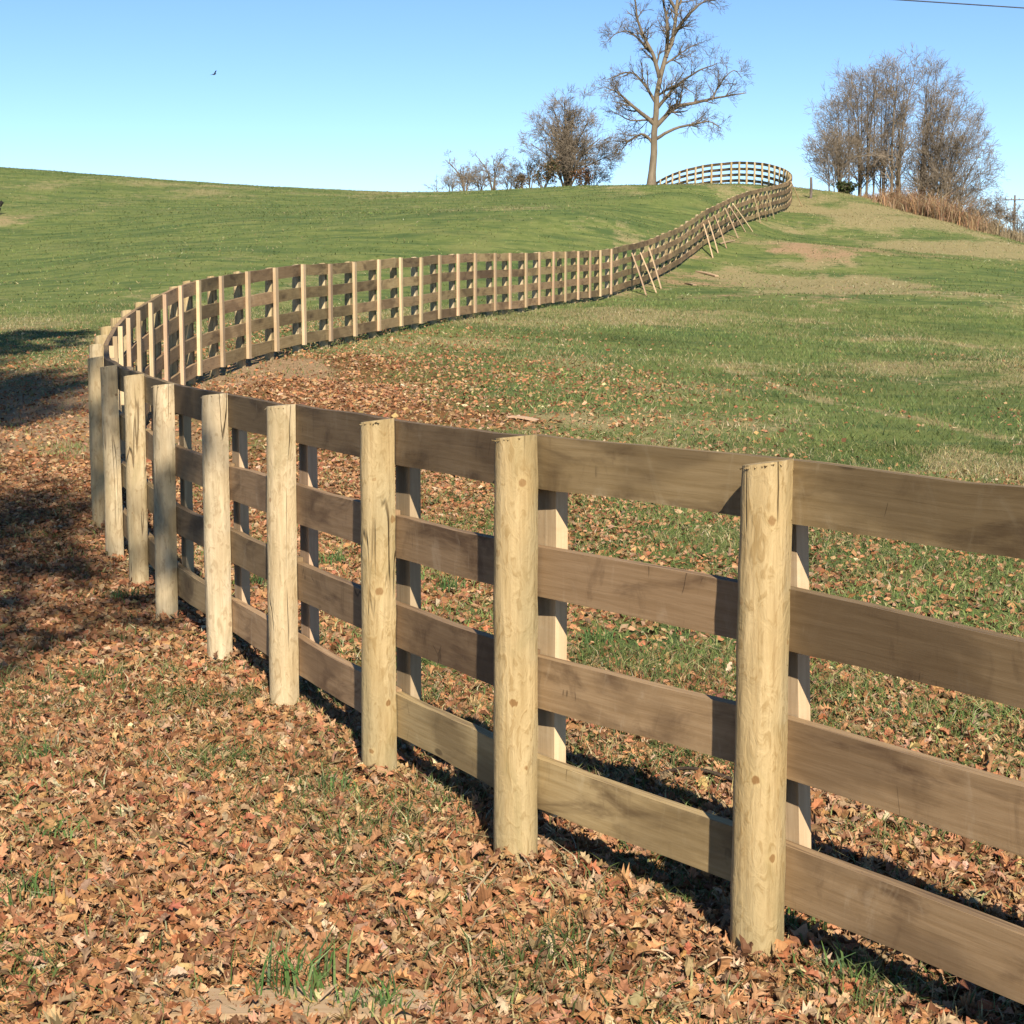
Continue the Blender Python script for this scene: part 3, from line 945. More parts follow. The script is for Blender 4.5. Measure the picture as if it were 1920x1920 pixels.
def resample(pts, n_):
    pts = np.array(pts, float)
    s = np.r_[0, np.cumsum(np.linalg.norm(np.diff(pts, axis=0), axis=1))]
    d = catmull(pts, 12)
    s = np.r_[0, np.cumsum(np.linalg.norm(np.diff(d, axis=0), axis=1))]
    q = np.linspace(0, s[-1], n_)
    return np.stack([np.interp(q, s, d[:, i]) for i in range(3)], 1)

def build_tree(name, label, base, stems, limbs, levels, seed, cat='tree', group=None, bark=None, twig=None, twig_r=.006):
    """stems and limbs: lists of (polyline, r0, r1) in world metres; levels: keyword dicts for grow()"""
    rg = np.random.default_rng(seed)
    root = tag(empty(name, tuple(base)), label, cat, group)
    b0 = np.array(base)
    VV, QQ, o_ = [], [], 0
    LP, LR = [], []
    for pl, r0, r1 in stems:
        P = resample(pl, 14)
        P[1:-1] += rg.normal(0, .012 * np.linalg.norm(P[-1] - P[0]) / 6, (12, 3))
        Rr = np.linspace(r0, r1, 14) * (1 + .5 * np.exp(-np.arange(14) * 1.6))
        v, q = tubes(P[None], Rr[None], 9)
        VV.append(v); QQ.append(q + o_); o_ += len(v)
        LP.append(P); LR.append(Rr)
    me = make_mesh('trunk', np.concatenate(VV) - b0, [np.concatenate(QQ)], bark or M_BARK, True)
    obj('trunk', me, root)
    VV, QQ, o_ = [], [], 0
    sp, sr = np.stack(LP), np.stack(LR)
    if limbs:
        lp = np.stack([resample(l[0], 14) for l in limbs])
        lp[:, 1:] += np.cumsum(rg.normal(0, .03, lp[:, 1:].shape), axis=1) * .6
        lr = np.stack([np.linspace(l[1], l[2], 14) for l in limbs])
        v, q = tubes(lp, lr, 6)
        VV.append(v); QQ.append(q + o_); o_ += len(v)
        groups = [(lp, lr)]
    else:
        groups = []
    cur = groups
    if not limbs:
        lv = levels[0]; levels = levels[1:]
        pn, rn = grow(rg, sp, sr, **lv)
        v, q = tubes(pn, rn, 5); VV.append(v); QQ.append(q + o_); o_ += len(v)
        cur = [(pn, rn)]
    else:
        lv = dict(levels[0]); lv['tlo'] = .45
        pn, rn = grow(rg, sp, sr, **lv)
        v, q = tubes(pn, rn, 5); VV.append(v); QQ.append(q + o_); o_ += len(v)
    for li, lv in enumerate(levels):
        nxt = []
        for pn0, rn0 in cur:
            pn, rn = grow(rg, pn0, rn0, **lv)
            if li == len(levels) - 1:
                rn = np.maximum(np.minimum(rn, twig_r), twig_r * .6)
            v, q = tubes(pn, rn, 3 if li > 0 else 4)
            VV.append(v); QQ.append(q + o_); o_ += len(v)
            nxt.append((pn, rn))
        cur = nxt
    me = make_mesh('crown', np.concatenate(VV) - b0, [np.concatenate(QQ)], twig or M_TWIG, True)
    obj('crown', me, root)
    return root

def at_ground(px, d):
    x = (px - CXY) / F * d
    for _ in range(3):
        z = T1(x, d)
        dep = d * CP - (z - EYE) * SP
        x = (px - CXY) / F * dep
    return np.array([x, d, T1(x, d)])

# the tall tree on the crest
DT = 95.0
rt = np.random.default_rng(3)
def Wt(px, py, dd=0.0):
    return W(px, py, DT + dd)
tb = at_ground(1221, DT)
trunk_pl = [tb - np.array([0, 0, .2]), Wt(1223, 318), Wt(1226, 267), Wt(1232, 187), Wt(1241, 129), Wt(1256, 92), Wt(1265, 55), Wt(1268, 10), Wt(1272, -50), Wt(1270, -105)]
def limb(pts, r0, r1, dz):
    k = len(pts)
    r0, r1 = r0 * 1.3, r1 * 1.3
    return ([Wt(p[0], p[1], dz * i / (k - 1)) for i, p in enumerate(pts)], r0, r1)
tall_limbs = [
    limb([(1228, 262), (1262, 243), (1300, 231), (1330, 226), (1352, 238)], .075, .02, -1.0),
    limb([(1229, 238), (1266, 204), (1307, 194), (1353, 183), (1403, 175)], .11, .02, .6),
    limb([(1335, 188), (1352, 155), (1375, 130), (1392, 142)], .04, .012, 1.0),
    limb([(1231, 205), (1262, 165), (1305, 135), (1345, 118)], .08, .016, -1.2),
    limb([(1226, 272), (1205, 250), (1180, 262), (1152, 262)], .07, .016, .8),
    limb([(1229, 235), (1196, 208), (1162, 178), (1136, 166)], .10, .018, -.8),
    limb([(1231, 195), (1203, 150), (1180, 136), (1140, 150)], .075, .016, 1.0),
    limb([(1237, 145), (1220, 98), (1195, 45), (1188, 5), (1180, -30)], .10, .02, -.6),
    limb([(1219, 98), (1186, 66), (1160, 62), (1136, 78)], .05, .014, .8),
    limb([(1249, 108), (1250, 45), (1244, 0), (1236, -45)], .10, .02, .9),
    limb([(1262, 68), (1290, 28), (1318, 3), (1345, -2)], .09, .018, -.8),
    limb([(1268, 18), (1292, -25), (1312, -60)], .07, .016, .5),
    limb([(1267, 20), (1240, -30), (1215, -65)], .07, .016, -.5),
    limb([(1244, 122), (1285, 95), (1312, 80)], .05, .014, .9),
    limb([(1232, 222), (1190, 228), (1150, 212)], .05, .014, 1.2),
    limb([(1232, 180), (1270, 160), (1300, 172)], .05, .014, -1.5)]
build_tree('bare_tree', 'tall bare tree with a pale trunk on the crest, reaching past the top edge', tb,
           [(trunk_pl, .20, .045)], tall_limbs,
           [dict(m=12, tlo=.12, thi=1.0, ang=46, ln=1.0, n_=6, wig=.15, trop=.07, rratio=.55),
            dict(m=6, tlo=.15, thi=1.0, ang=42, ln=.75, n_=4, wig=.16, trop=.06, rratio=.6),
            dict(m=4, tlo=.2, thi=1.0, ang=40, ln=.42, n_=3, wig=.18, trop=.04, rratio=.8)],
           21, bark=M_BARK_PALE, twig=M_BARK, twig_r=.0115, group='bare trees on the crest')

# the rounded tree left of it
def fan_tree(name, label, px, d, stems_px, seed, levels, r0=.09, group=None, twig_r=.008, bark=None, twig=None, cat='tree', spread=.08):
    b = at_ground(px, d)
    rg = np.random.default_rng(seed)
    stems = []
    for s in stems_px:
        top = W(s[0], s[1], d + rg.normal(0, .7))
        bx = b + np.array([rg.normal(0, spread), rg.normal(0, spread * 1.5), -.12])
        midp = bx * .5 + top * .5 + np.array([(bx[0] - top[0]) * .16, 0, .12 * (top[2] - bx[2])])
        rr = r0 * (s[2] if len(s) > 2 else 1)
        stems.append(([bx, midp, top], rr, rr * .22))
    return build_tree(name, label, b, stems, None, levels, seed, cat, group, bark, twig, twig_r)

LV_MED = [dict(m=16, tlo=.15, thi=1.0, ang=40, ln=1.7, n_=7, wig=.13, trop=.06, rratio=.5),
          dict(m=9, tlo=.1, thi=1.0, ang=38, ln=.9, n_=5, wig=.18, trop=.04, rratio=.6),
          dict(m=6, tlo=.15, thi=1.0, ang=38, ln=.5, n_=3, wig=.2, trop=.02, rratio=.8)]
fan_tree('bare_tree', 'rounded bare tree with purplish twigs just left of the tall tree', 1062, 108,
         [(1058, 190, 1.2), (1080, 200), (1038, 205), (1104, 225), (1012, 232), (1126, 258), (994, 268, .8), (1142, 292, .8), (1066, 215, .8)], 31, LV_MED, .10, 'bare trees on the crest', .013)
LV_SMALL = [dict(m=10, tlo=.2, thi=1.0, ang=42, ln=.95, n_=6, wig=.22, trop=.05, rratio=.55),
            dict(m=6, tlo=.2, thi=1.0, ang=42, ln=.5, n_=4, wig=.22, trop=.04, rratio=.6),
            dict(m=4, tlo=.2, thi=1.0, ang=40, ln=.28, n_=3, wig=.22, trop=.02, rratio=.7)]
fan_tree('small_bare_tree', 'small crooked bare tree second from the left on the crest', 872, 112, [(835, 300, 1.2), (862, 318), (885, 322)], 32, LV_SMALL, .07, 'small trees on the crest', .013)
fan_tree('small_bare_tree', 'small forked bare tree between the crooked one and the rounded tree', 927, 112, [(893, 292, 1.1), (942, 292, 1.1), (925, 300)], 33, LV_SMALL, .065, 'small trees on the crest', .013)
for i_, (px_, tops_, lb_) in enumerate(((898, [(885, 330), (900, 322), (912, 332)], 'low bare thicket between the crooked and the forked small trees'),
                                       (955, [(940, 325), (958, 315), (970, 328)], 'low bare thicket right of the forked small tree'),
                                       (995, [(985, 300), (1000, 290), (1012, 305)], 'bare thicket touching the left side of the rounded tree'),
                                       (845, [(838, 338), (852, 335)], 'low bare thicket left of the crooked small tree'),
                                       (1110, [(1095, 318), (1120, 312), (1135, 328)], 'low bare thicket right of the rounded tree'))):
    fan_tree('bare_thicket', lb_, px_, 110, tops_, 120 + i_, LV_SMALL, .045, 'low thickets on the crest', .013, cat='shrub')
fan_tree('small_bare_tree', 'tiny faint bare sapling leftmost on the crest', 822, 114, [(818, 332), (790, 345, .6)], 34, LV_SMALL[1:], .035, 'small trees on the crest', .013)

# the clump on the right crest, one thing per stem cluster
LV_CL = [dict(m=19, tlo=.10, thi=1.0, ang=34, ln=2.3, n_=7, wig=.14, trop=.05, rratio=.5),
         dict(m=7, tlo=.1, thi=1.0, ang=36, ln=1.0, n_=5, wig=.18, trop=.04, rratio=.6),
         dict(m=4, tlo=.15, thi=1.0, ang=36, ln=.58, n_=3, wig=.2, trop=.02, rratio=.8)]
ordw = ['first', 'second', 'third', 'fourth', 'fifth', 'sixth', 'seventh', 'eighth', 'ninth', 'tenth']
clump = [(1560, 101, [(1548, 275), (1562, 262), (1552, 300, .7)], .045), (1578, 103, [(1572, 205), (1558, 232, .8), (1588, 190), (1566, 218, .8)], .055),
         (1610, 104, [(1592, 172), (1604, 162), (1616, 155)], .07), (1632, 103, [(1628, 146), (1646, 140), (1638, 150, .8)], .07), (1657, 106, [(1664, 136), (1654, 150, .8), (1672, 150, .8)], .07),
         (1690, 102, [(1684, 128, 1.3), (1716, 132, 1.1), (1700, 138, .8), (1674, 160, .7)], .08), (1724, 104, [(1740, 140), (1758, 158), (1732, 150, .8), (1752, 150, .9), (1766, 172, .8)], .075),
         (1745, 103, [(1788, 178), (1772, 180, .8), (1804, 205, .8), (1760, 175, .8), (1778, 200, .7)], .065), (1762, 101, [(1820, 232), (1798, 218, .8), (1832, 255, .8), (1810, 250, .8)], .06),
         (1780, 100, [(1842, 282), (1852, 315, .8), (1826, 268, .8), (1848, 335, .7)], .05)]
for i, (px, d, st_, r0) in enumerate(clump):
    fan_tree('bare_clump_tree', 'bare grey multi-branched tree, %s from the left in the dense clump on the right crest' % ordw[i], px, d, st_, 50 + i,
             LV_CL, r0, 'clump of bare trees on the right crest', .0125, spread=.22)

# low bare brush beyond the right shoulder
LV_BR = [dict(m=14, tlo=.05, thi=1.0, ang=38, ln=.9, n_=5, wig=.2, trop=.05, rratio=.6),
         dict(m=6, tlo=.15, thi=1.0, ang=40, ln=.5, n_=4, wig=.22, trop=.03, rratio=.7),
         dict(m=4, tlo=.15, thi=1.0, ang=40, ln=.28, n_=3, wig=.22, trop=.02, rratio=.8)]
brush = [(1832, 92, [(1818, 392), (1835, 385), (1852, 392), (1826, 400)], 'grey bare thicket shrub at the right foot of the bare clump'),
         (1868, 92, [(1852, 385), (1868, 376), (1884, 388), (1876, 395)], 'tall grey bare thicket shrub left of the distant utility pole'),
         (1906, 93, [(1890, 402), (1908, 394), (1925, 398), (1900, 410)], 'grey bare thicket shrub below the distant utility pole')]
for i, (px, d, st_, lb) in enumerate(brush):
    fan_tree('bare_shrub', lb, px, d, st_, 80 + i, LV_BR, .03, 'bare shrubs on the right shoulder', .013, cat='shrub')

# ------------------------------------------------------------------ leaf and blade builders
def quad_leaves(P, size, rg, cols, flat=.5):
    """little folded two-triangle leaves with random facing"""
    n_ = len(P)
    d = nrm(rg.normal(size=(n_, 3)) * np.array([1, 1, flat])); u = nrm(np.cross(d, nrm(rg.normal(size=(n_, 3)))))
    w = np.cross(d, u)
    s = size * rg.uniform(.6, 1.3, n_)[:, None] * np.ones((n_, 1))
    w1, w2, o1 = rg.uniform(.35, .8, (n_, 1)), rg.uniform(.35, .8, (n_, 1)), rg.uniform(-.45, .45, (n_, 1))
    V4 = np.stack([P - d * s, P + u * s * w1 + w * s * rg.uniform(-.1, .3, (n_, 1)) + d * s * o1, P + d * s, P - u * s * w2 + w * s * rg.uniform(-.1, .3, (n_, 1)) - d * s * o1], 1).reshape(-1, 3)
    i = np.arange(n_)[:, None] * 4
    f = np.concatenate([i + np.array([[0, 1, 2]]), i + np.array([[0, 2, 3]])])
    return V4, f, np.repeat(cols, 4, 0)

def palette(rg, n_, cols, probs, jit=.18):
    cols = np.array(cols)
    k = rg.choice(len(cols), n_, p=np.array(probs) / np.sum(probs))
    c = cols[k] * rg.lognormal(0, jit, (n_, 1)) * (1 + rg.normal(0, .06, (n_, 3)))
    return np.clip(c, .005, .8)

def leafy_shrub(name, label, px, d, w, h, nleaf, size, cols, probs, seed, group=None, evergreen=False):
    rg = np.random.default_rng(seed)
    b = at_ground(px, d)
    root = tag(empty(name, tuple(b)), label, 'shrub', group)
    stems = np.stack([resample([np.array([rg.normal(0, w * .08), rg.normal(0, w * .08), -.08]), np.array([rg.normal(0, w * .2), rg.normal(0, w * .2), h * .5]),
                                np.array([rg.normal(0, w * .32), rg.normal(0, w * .3), h * rg.uniform(.7, 1.0)])], 8) for _ in range(9)])
    R = np.repeat(np.linspace(.03, .008, 8)[None], 9, 0)
    pn, rn = grow(rg, stems, R, 8, .2, 1.0, 45, h * .35, 5, .2, .05, .6)
    v1, q1 = tubes(stems, R, 5); v2, q2 = tubes(pn, rn, 3)
    obj('branches', make_mesh('branches', np.r_[v1, v2], [np.r_[q1, q2 + len(v1)]], M_BARK, True), root)
    tips = np.concatenate([pn[:, 2:].reshape(-1, 3), stems[:, 3:].reshape(-1, 3)])
    P = tips[rg.integers(0, len(tips), nleaf)] + rg.normal(0, h * .07, (nleaf, 3))
    P[:, 2] = np.maximum(P[:, 2], .05)
    v, f, c = quad_leaves(P, size, rg, palette(rg, nleaf, cols, probs), 1.0)
    obj('foliage', make_mesh('foliage', v, [f], M_FOLIAGE, False, attrs={'tint': c}), root)

BROWN = [(.20, .13, .07), (.17, .11, .06), (.24, .17, .09), (.13, .10, .055)]
GREEN = [(.05, .065, .02), (.085, .095, .03), (.035, .045, .015), (.12, .115, .045)]
leafy_shrub('leafy_shrub', 'brown-leaved shrub below the left side of the rounded bare tree', 1020, 106, 1.6, 1.75, 1300, .065, BROWN + GREEN[:1], [2, 3, 1, 2, 2], 91, 'shrubs on the crest')
leafy_shrub('leafy_shrub', 'low brown shrub left of the rounded bare tree beside the forked tree', 975, 107, 1.2, 1.0, 700, .055, BROWN, [1, 3, 1, 3], 92, 'shrubs on the crest')
leafy_shrub('leafy_shrub', 'russet-leaved shrub below the right side of the rounded bare tree', 1092, 106, 1.1, 1.15, 800, .06, [(.24, .12, .06), (.18, .10, .05), (.16, .10, .06)], [2, 2, 1], 93, 'shrubs on the crest')
leafy_shrub('leafy_shrub', 'dark green low shrub at the left foot of the dense right clump', 1588, 99, 1.7, .75, 1800, .06, GREEN, [2, 2, 2, 1], 94, 'shrubs on the crest')
leafy_shrub('leafy_shrub', 'olive shrub among the tan grass at the foot of the right clump', 1715, 97, 1.3, .9, 1200, .06, GREEN + BROWN[:1], [1, 2, 1, 2, 1], 95, 'shrubs on the crest')
leafy_shrub('leafy_shrub', 'rounded olive-brown bush on the right shoulder of the hill', 1858, 86, .85, .75, 1300, .05, [(.14, .115, .055), (.17, .13, .07), (.11, .09, .05)], [1, 1, 1], 96, 'shrubs on the crest')
leafy_shrub('leafy_shrub', 'dark brown bush at the right edge below the distant pole', 1903, 86, .8, .7, 1300, .05, [(.13, .09, .06), (.16, .12, .09), (.08, .055, .04)], [1, 1, 1], 97, 'shrubs on the crest')

def blades(P, h, w, lean, rg, cols, segs=2, bendy=.5):
    n_ = len(P)
    az = rg.uniform(0, 2 * math.pi, n_)
    side = np.stack([-np.sin(az), np.cos(az), np.zeros(n_)], 1)
    az2 = rg.uniform(0, 2 * math.pi, n_)
    ld = np.stack([np.cos(az2), np.sin(az2), np.zeros(n_)], 1) * (lean * rg.uniform(.2, 1.6, n_))[:, None]
    up = np.array([0, 0, 1.0])
    Vv, fs = [], []
    hh, ww = h[:, None], w[:, None]
    if segs == 1:
        Vv = np.stack([P - side * ww, P + side * ww, P + up * hh + ld * hh], 1)
        f = np.arange(n_)[:, None] * 3 + np.array([[0, 1, 2]])
        return Vv.reshape(-1, 3), f, np.repeat(cols, 3, 0)
    m1 = P + up * hh * .55 + ld * hh * .35
    tip = P + up * hh * .92 + ld * hh * (1 + bendy)
    Vv = np.stack([P - side * ww, P + side * ww, m1 - side * ww * .8, m1 + side * ww * .8, tip], 1)
    b = np.arange(n_)[:, None] * 5
    f = np.concatenate([b + np.array([[0, 1, 3]]), b + np.array([[0, 3, 2]]), b + np.array([[2, 3, 4]])])
    return Vv.reshape(-1, 3), f, np.repeat(cols, 5, 0)

# tall dry sedge along the right crest
rg = np.random.default_rng(77)
Pn_ = []
for _ in range(12000):
    t = rg.random()
    px = 1625 + 300 * t ** 1.2 + rg.normal(0, 12)
    d = np.interp(px, [1600, 1680, 1800, 1920], [96, 91.5, 84, 80]) + rg.normal(0, 1.2)
    Pn_.append((px, d))
Pn_ = np.array(Pn_)
X = (Pn_[:, 0] - CXY) / F * Pn_[:, 1]
P = np.stack([X, Pn_[:, 1], T(X, Pn_[:, 1]) - .03], 1)
hh = np.interp(Pn_[:, 0], [1600, 1660, 1760, 1800, 1850, 1940], [.25, .9, 1.55, 1.15, .7, .5]) * rg.uniform(.25, 1.15, len(P)) * (.1 + 1.8 * fbm(P[:, 0], P[:, 1], 1.1, 2, 3))
cols = palette(rg, len(P), [(.40, .23, .12), (.48, .31, .17), (.32, .18, .095), (.50, .37, .22), (.24, .16, .10)], [3, 3, 2, 2, 1], .22)
right = smooth(1800, 1880, Pn_[:, 0])[:, None]
cols = cols * (1 - right) + right * np.array([[.38, .29, .17]]) * rg.uniform(.7, 1.2, (len(P), 1))
kp = rg.random(len(P)) < smooth(.30, .62, fbm(P[:, 0], P[:, 1], 1.6, 4, 3))
P, hh, cols = P[kp], hh[kp], cols[kp]
v, f, c = blades(P, hh, rg.uniform(.008, .022, len(P)), .5, rg, cols)
o = obj('tall_dry_grass', make_mesh('tall_dry_grass', v, [f], M_SEDGE, False, attrs={'tint': c}))
tag(o, 'tall russet dry grass in front of the bare clump on the right crest', 'grass', kind='stuff')

# ------------------------------------------------------------------ fallen leaves
def leaf_template(kind):
    """lobed oak leaf, unit length along x, midrib at y=0"""
    if kind == 0:
        tips = [(.18, .18, .26, .13), (.40, .32, .46, .17), (.64, .34, .68, .16), (.86, .20, .84, .12)]
    elif kind == 1:
        tips = [(.22, .24, .30, .19), (.45, .29, .52, .22), (.68, .27, .74, .19), (.88, .15, .90, .11)]
    else:
        tips = [(.12, .14, .22, .10), (.36, .38, .40, .12), (.66, .40, .62, .12), (.92, .25, .84, .11)]
    mid_ = [(-.16, 0)] + [(x, 0) for x in (.0, .27, .5, .75, 1.0)]
    Vt = [(x, y) for x, y in mid_]                    # 0..5
    L, R_ = [], []
    for sgn, lst in ((1, L), (-1, R_)):
        for i, (tx, ty, sx, sy) in enumerate(tips):
            lst.append(len(Vt)); Vt.append((tx, ty * sgn))
            lst.append(len(Vt)); Vt.append((sx, sy * sgn))
    tri = []
    for lst, fl in ((L, 0), (R_, 1)):
        ms = [1, 2, 2, 3, 3, 4, 4, 5]
        seq = []
        prev = 1
        # fan between midrib nodes and the outline
        for i in range(8):
            m_ = ms[i]
            if i == 0:
                seq.append((1, 2, lst[0]) if False else (1, lst[1], lst[0]))
                seq.append((1, 2, lst[1]))
            elif i % 2 == 0:
                a = {2: 2, 4: 3, 6: 4}[i]
                nxt = lst[i + 1]
                seq.append((a, nxt, lst[i])); seq.append((a, lst[i], lst[i - 1]))
                seq.append((a, a + 1, nxt))
        tri += [(a, c_, b_) if fl else (a, b_, c_) for a, b_, c_ in seq]
    # stalk
    Vt += [(0.0, .012), (0.0, -.012)]
    tri.append((0, len(Vt) - 1, len(Vt) - 2))
    return np.array(Vt), np.array(tri)

TEMPL = [leaf_template(k) for k in range(3)]
LEAFCOL = [(.53, .265, .118), (.56, .335, .175), (.41, .190, .088), (.23, .105, .052), (.67, .485, .295), (.51, .345, .150), (.44, .165, .075), (.40, .255, .145)]
LEAFP = [5, 4, 5.5, 2.8, .8, .8, 1.3, 3.0]

def scatter_leaves(P, size, rg, standing=.12):
    """real lobed, curled leaves lying every which way"""
    n_ = len(P)
    kinds = rg.integers(0, 3, n_)
    VV, FF, CC, off = [], [], [], 0
    cols = palette(rg, n_, LEAFCOL, LEAFP, .16)
    for kd in range(3):
        s = np.where(kinds == kd)[0]
        Vt, tri = TEMPL[kd]
        m_ = len(s); nv = len(Vt)
        x = (Vt[None, :, 0] - .45).repeat(m_, 0); y = Vt[None, :, 1].repeat(m_, 0) * rg.uniform(.7, 1.15, (m_, 1))
        fold = rg.normal(.25, .7, (m_, 1)); bend = rg.normal(.1, .75, (m_, 1)); tw = rg.normal(0, .6, (m_, 1))
        z = np.abs(y) * fold + bend * (x ** 2 - .12) + tw * x * y * 1.6 + rg.normal(0, .035, x.shape)
        q = np.stack([x, y, z], -1) * size[s][:, None, None]
        az = rg.uniform(0, 2 * math.pi, m_)
        steep = rg.random(m_) < standing
        pitch = np.where(steep, rg.normal(0, .9, m_), rg.normal(0, .28, m_)); roll = np.where(steep, rg.normal(0, .8, m_), rg.normal(0, .3, m_))
        def rot(q, a, i, j):
            c_, s_ = np.cos(a)[:, None], np.sin(a)[:, None]
            r = q.copy(); r[..., i] = q[..., i] * c_ - q[..., j] * s_; r[..., j] = q[..., i] * s_ + q[..., j] * c_
            return r
        q = rot(rot(rot(q, roll, 1, 2), pitch, 0, 2), az, 0, 1)
        low = q[..., 2].min(1)
        q[..., 2] -= low[:, None] * .8
        q += P[s][:, None]
        VV.append(q.reshape(-1, 3))
        FF.append((np.arange(m_)[:, None, None] * nv + tri[None]).reshape(-1, 3) + off)
        CC.append(np.repeat(cols[s], nv, 0)); off += m_ * nv
    return np.concatenate(VV), np.concatenate(FF), np.concatenate(CC)

def ground_points(rg, n_, y0, y1, margin=1.0, half=.29, pw=1.0):
    y = (y0 ** (1 + pw) + rg.random(n_) * (y1 ** (1 + pw) - y0 ** (1 + pw))) ** (1 / (1 + pw))
    x = rg.uniform(-1, 1, n_) * (half * y + margin)
    return x, y

def lumpz(x, y, lf):
    return T(x, y) + (fbm(x, y, .18, 2, 3) - .5) * .03 * lf * (np.hypot(x, y) < 16)

rg = np.random.default_rng(101)
LVt, LFt, LCt, off = [], [], [], 0
def add_leaves(n_, y0, y1, s0, s1, power, hz, pw=1.0, standing=.12):
    global off
    x, y = ground_points(rg, n_, y0, y1, 1.2, .29, pw)
    cv = cover(x, y)
    patch = fbm(x, y, .55, 1, 3)
    keep = rg.random(n_) < np.clip(cv[:, 0] ** power * (.55 + 1.3 * (patch - .2)), 0, 1)
    x, y = x[keep], y[keep]
    cv = cv[keep]
    z = lumpz(x, y, cv[:, 0]) + rg.uniform(0, hz, len(x))
    v, f, c = scatter_leaves(np.stack([x, y, z], 1), rg.uniform(s0, s1, len(x)), rg, standing)
    LVt.append(v); LFt.append(f + off); LCt.append(c); off += len(v)
add_leaves(50000, 3.3, 8.0, .030, .066, 1.0, .014, standing=.08)
def add_simple(n_, y0, y1, s0, s1, power, hz):
    """curled leaves farther off: two folded faces each"""
    global off
    x, y = ground_points(rg, n_, y0, y1, 1.5, .29)
    cv = cover(x, y)
    patch = fbm(x, y, .7, 1, 3)
    keep = rg.random(n_) < np.clip(cv[:, 0] ** power * (.55 + 1.3 * (patch - .2)), 0, 1)
    x, y, cv = x[keep], y[keep], cv[keep]
    n2 = len(x)
    z = lumpz(x, y, cv[:, 0]) + rg.uniform(.004, hz, n2)
    v, f, c = quad_leaves(np.stack([x, y, z], 1), rg.uniform(s0, s1, n2)[:, None] * .5, rg, palette(rg, n2, LEAFCOL, LEAFP, .16), .45)
    LVt.append(v); LFt.append(f + off); LCt.append(c); off += len(v)
add_simple(120000, 3.3, 8.0, .018, .045, 1.0, .016)
add_simple(230000, 8.0, 16, .028, .062, 1.1, .022)
add_simple(240000, 16, 36, .035, .07, 1.3, .025)
Pd = []
for i in range(N_PRE, N_PRE + N_NEAR):
    m_ = 90
    a_ = rg.uniform(0, 2 * math.pi, m_); r_ = .075 + np.abs(rg.normal(0, .07, m_))
    c_ = ST[i, :2] + leftn[i * 8] * .06
    px_, py_ = c_[0] + np.cos(a_) * r_, c_[1] + np.sin(a_) * r_
    Pd.append(np.stack([px_, py_, T(px_, py_) + .035 * np.exp(-((r_ - .07) / .08) ** 2) * rg.uniform(.1, 1.2, m_)], 1))
Pd = np.concatenate(Pd)
v, f, c = scatter_leaves(Pd, rg.uniform(.03, .065, len(Pd)), rg, .3)
LVt.append(v); LFt.append(f + off); LCt.append(c); off += len(v)
o = obj('leaf_litter', make_mesh('leaf_litter', np.concatenate(LVt), [np.concatenate(LFt)], M_LEAF, False, attrs={'tint': np.concatenate(LCt)}))
tag(o, 'fallen brown oak leaves covering the ground around the fence', 'leaves', kind='stuff')

# ------------------------------------------------------------------ grass
rg = np.random.default_rng(202)
GV, GF, GC, off = [], [], [], 0
GREENS = [(.175, .222, .060), (.128, .185, .052), (.228, .258, .084), (.285, .285, .115), (.095, .146, .046)]
STRAWS = [(.40, .325, .15), (.48, .40, .21), (.31, .24, .105), (.54, .47, .29)]
def add_grass(n_, y0, y1, hgt, wid, segs, dens, pw=1.0, lean=.8, half=.29, margin=1.2):
    global off
    x, y = ground_points(rg, n_, y0, y1, margin, half, pw)
    cv = cover(x, y)
    keep = rg.random(n_) < dens(x, y, cv)
    x, y, cv = x[keep], y[keep], cv[keep]
    n2 = len(x)
    tuft = fbm(x, y, .5, 4, 2)
    h = hgt * rg.uniform(.5, 1.3, n2) * (.6 + .8 * tuft)
    big = fbm(x, y, 3.5, 5, 3)
    st = np.clip(cv[:, 2] + (big - .5) * 1.9, 0, 1) * .85
    st = st * (1 - .75 * smooth(30, 60, y) * (x < 8))
    st = np.maximum(st, .55 * np.clip(cv[:, 0], 0, 1) * (1 - smooth(.52, .66, fbm(x, y, .42, 3, 2))))
    isst = rg.random(n2) < st
    cols = palette(rg, n2, GREENS, [3, 3, 2, 1, 2], .18) * (.40 + 1.2 * fbm(x, y, 2.4, 0, 4))[:, None]
    cols = np.where(isst[:, None], palette(rg, n2, STRAWS, [3, 2, 3, 1], .15), cols)
    z = lumpz(x, y, cv[:, 0]) - .004
    v, f, c = blades(np.stack([x, y, z], 1), h, np.full(n2, wid) * rg.uniform(.6, 1.3, n2), lean, rg, cols, segs)
    GV.append(v); GF.append(f + off); GC.append(c); off += len(v)

def d_near(x, y, cv):
    t = fbm(x, y, .42, 3, 2)
    tuft = smooth(.51, .66, t)
    return np.clip((1 - cv[:, 0]) * .9 + .85 * tuft * (1 - .25 * cv[:, 1]) + .16, 0, 1)
def d_mid(x, y, cv):
    t = smooth(.55, .68, fbm(x, y, .5, 3, 2))
    return np.clip(1.05 - cv[:, 0] * .9 - cv[:, 1] * .65 + .5 * t * (y < 18), .08 * (y < 18) + .02, 1) * (.5 + .8 * fbm(x, y, .8, 3, 2))
add_grass(90000, 3.4, 8.5, .062, .0028, 2, d_near)
add_grass(130000, 8.5, 18, .055, .0035, 2, d_mid)
add_grass(150000, 18, 42, .065, .006, 1, d_mid, lean=.9)
add_grass(90000, 42, 112, .055, .016, 1, d_mid, lean=1.3, half=.31)
o = obj('grass_blades', make_mesh('grass_blades', np.concatenate(GV), [np.concatenate(GF)], M_GRASS, False, attrs={'tint': np.concatenate(GC)}))
tag(o, 'short green and straw-coloured pasture grass on the slopes', 'grass', kind='stuff')

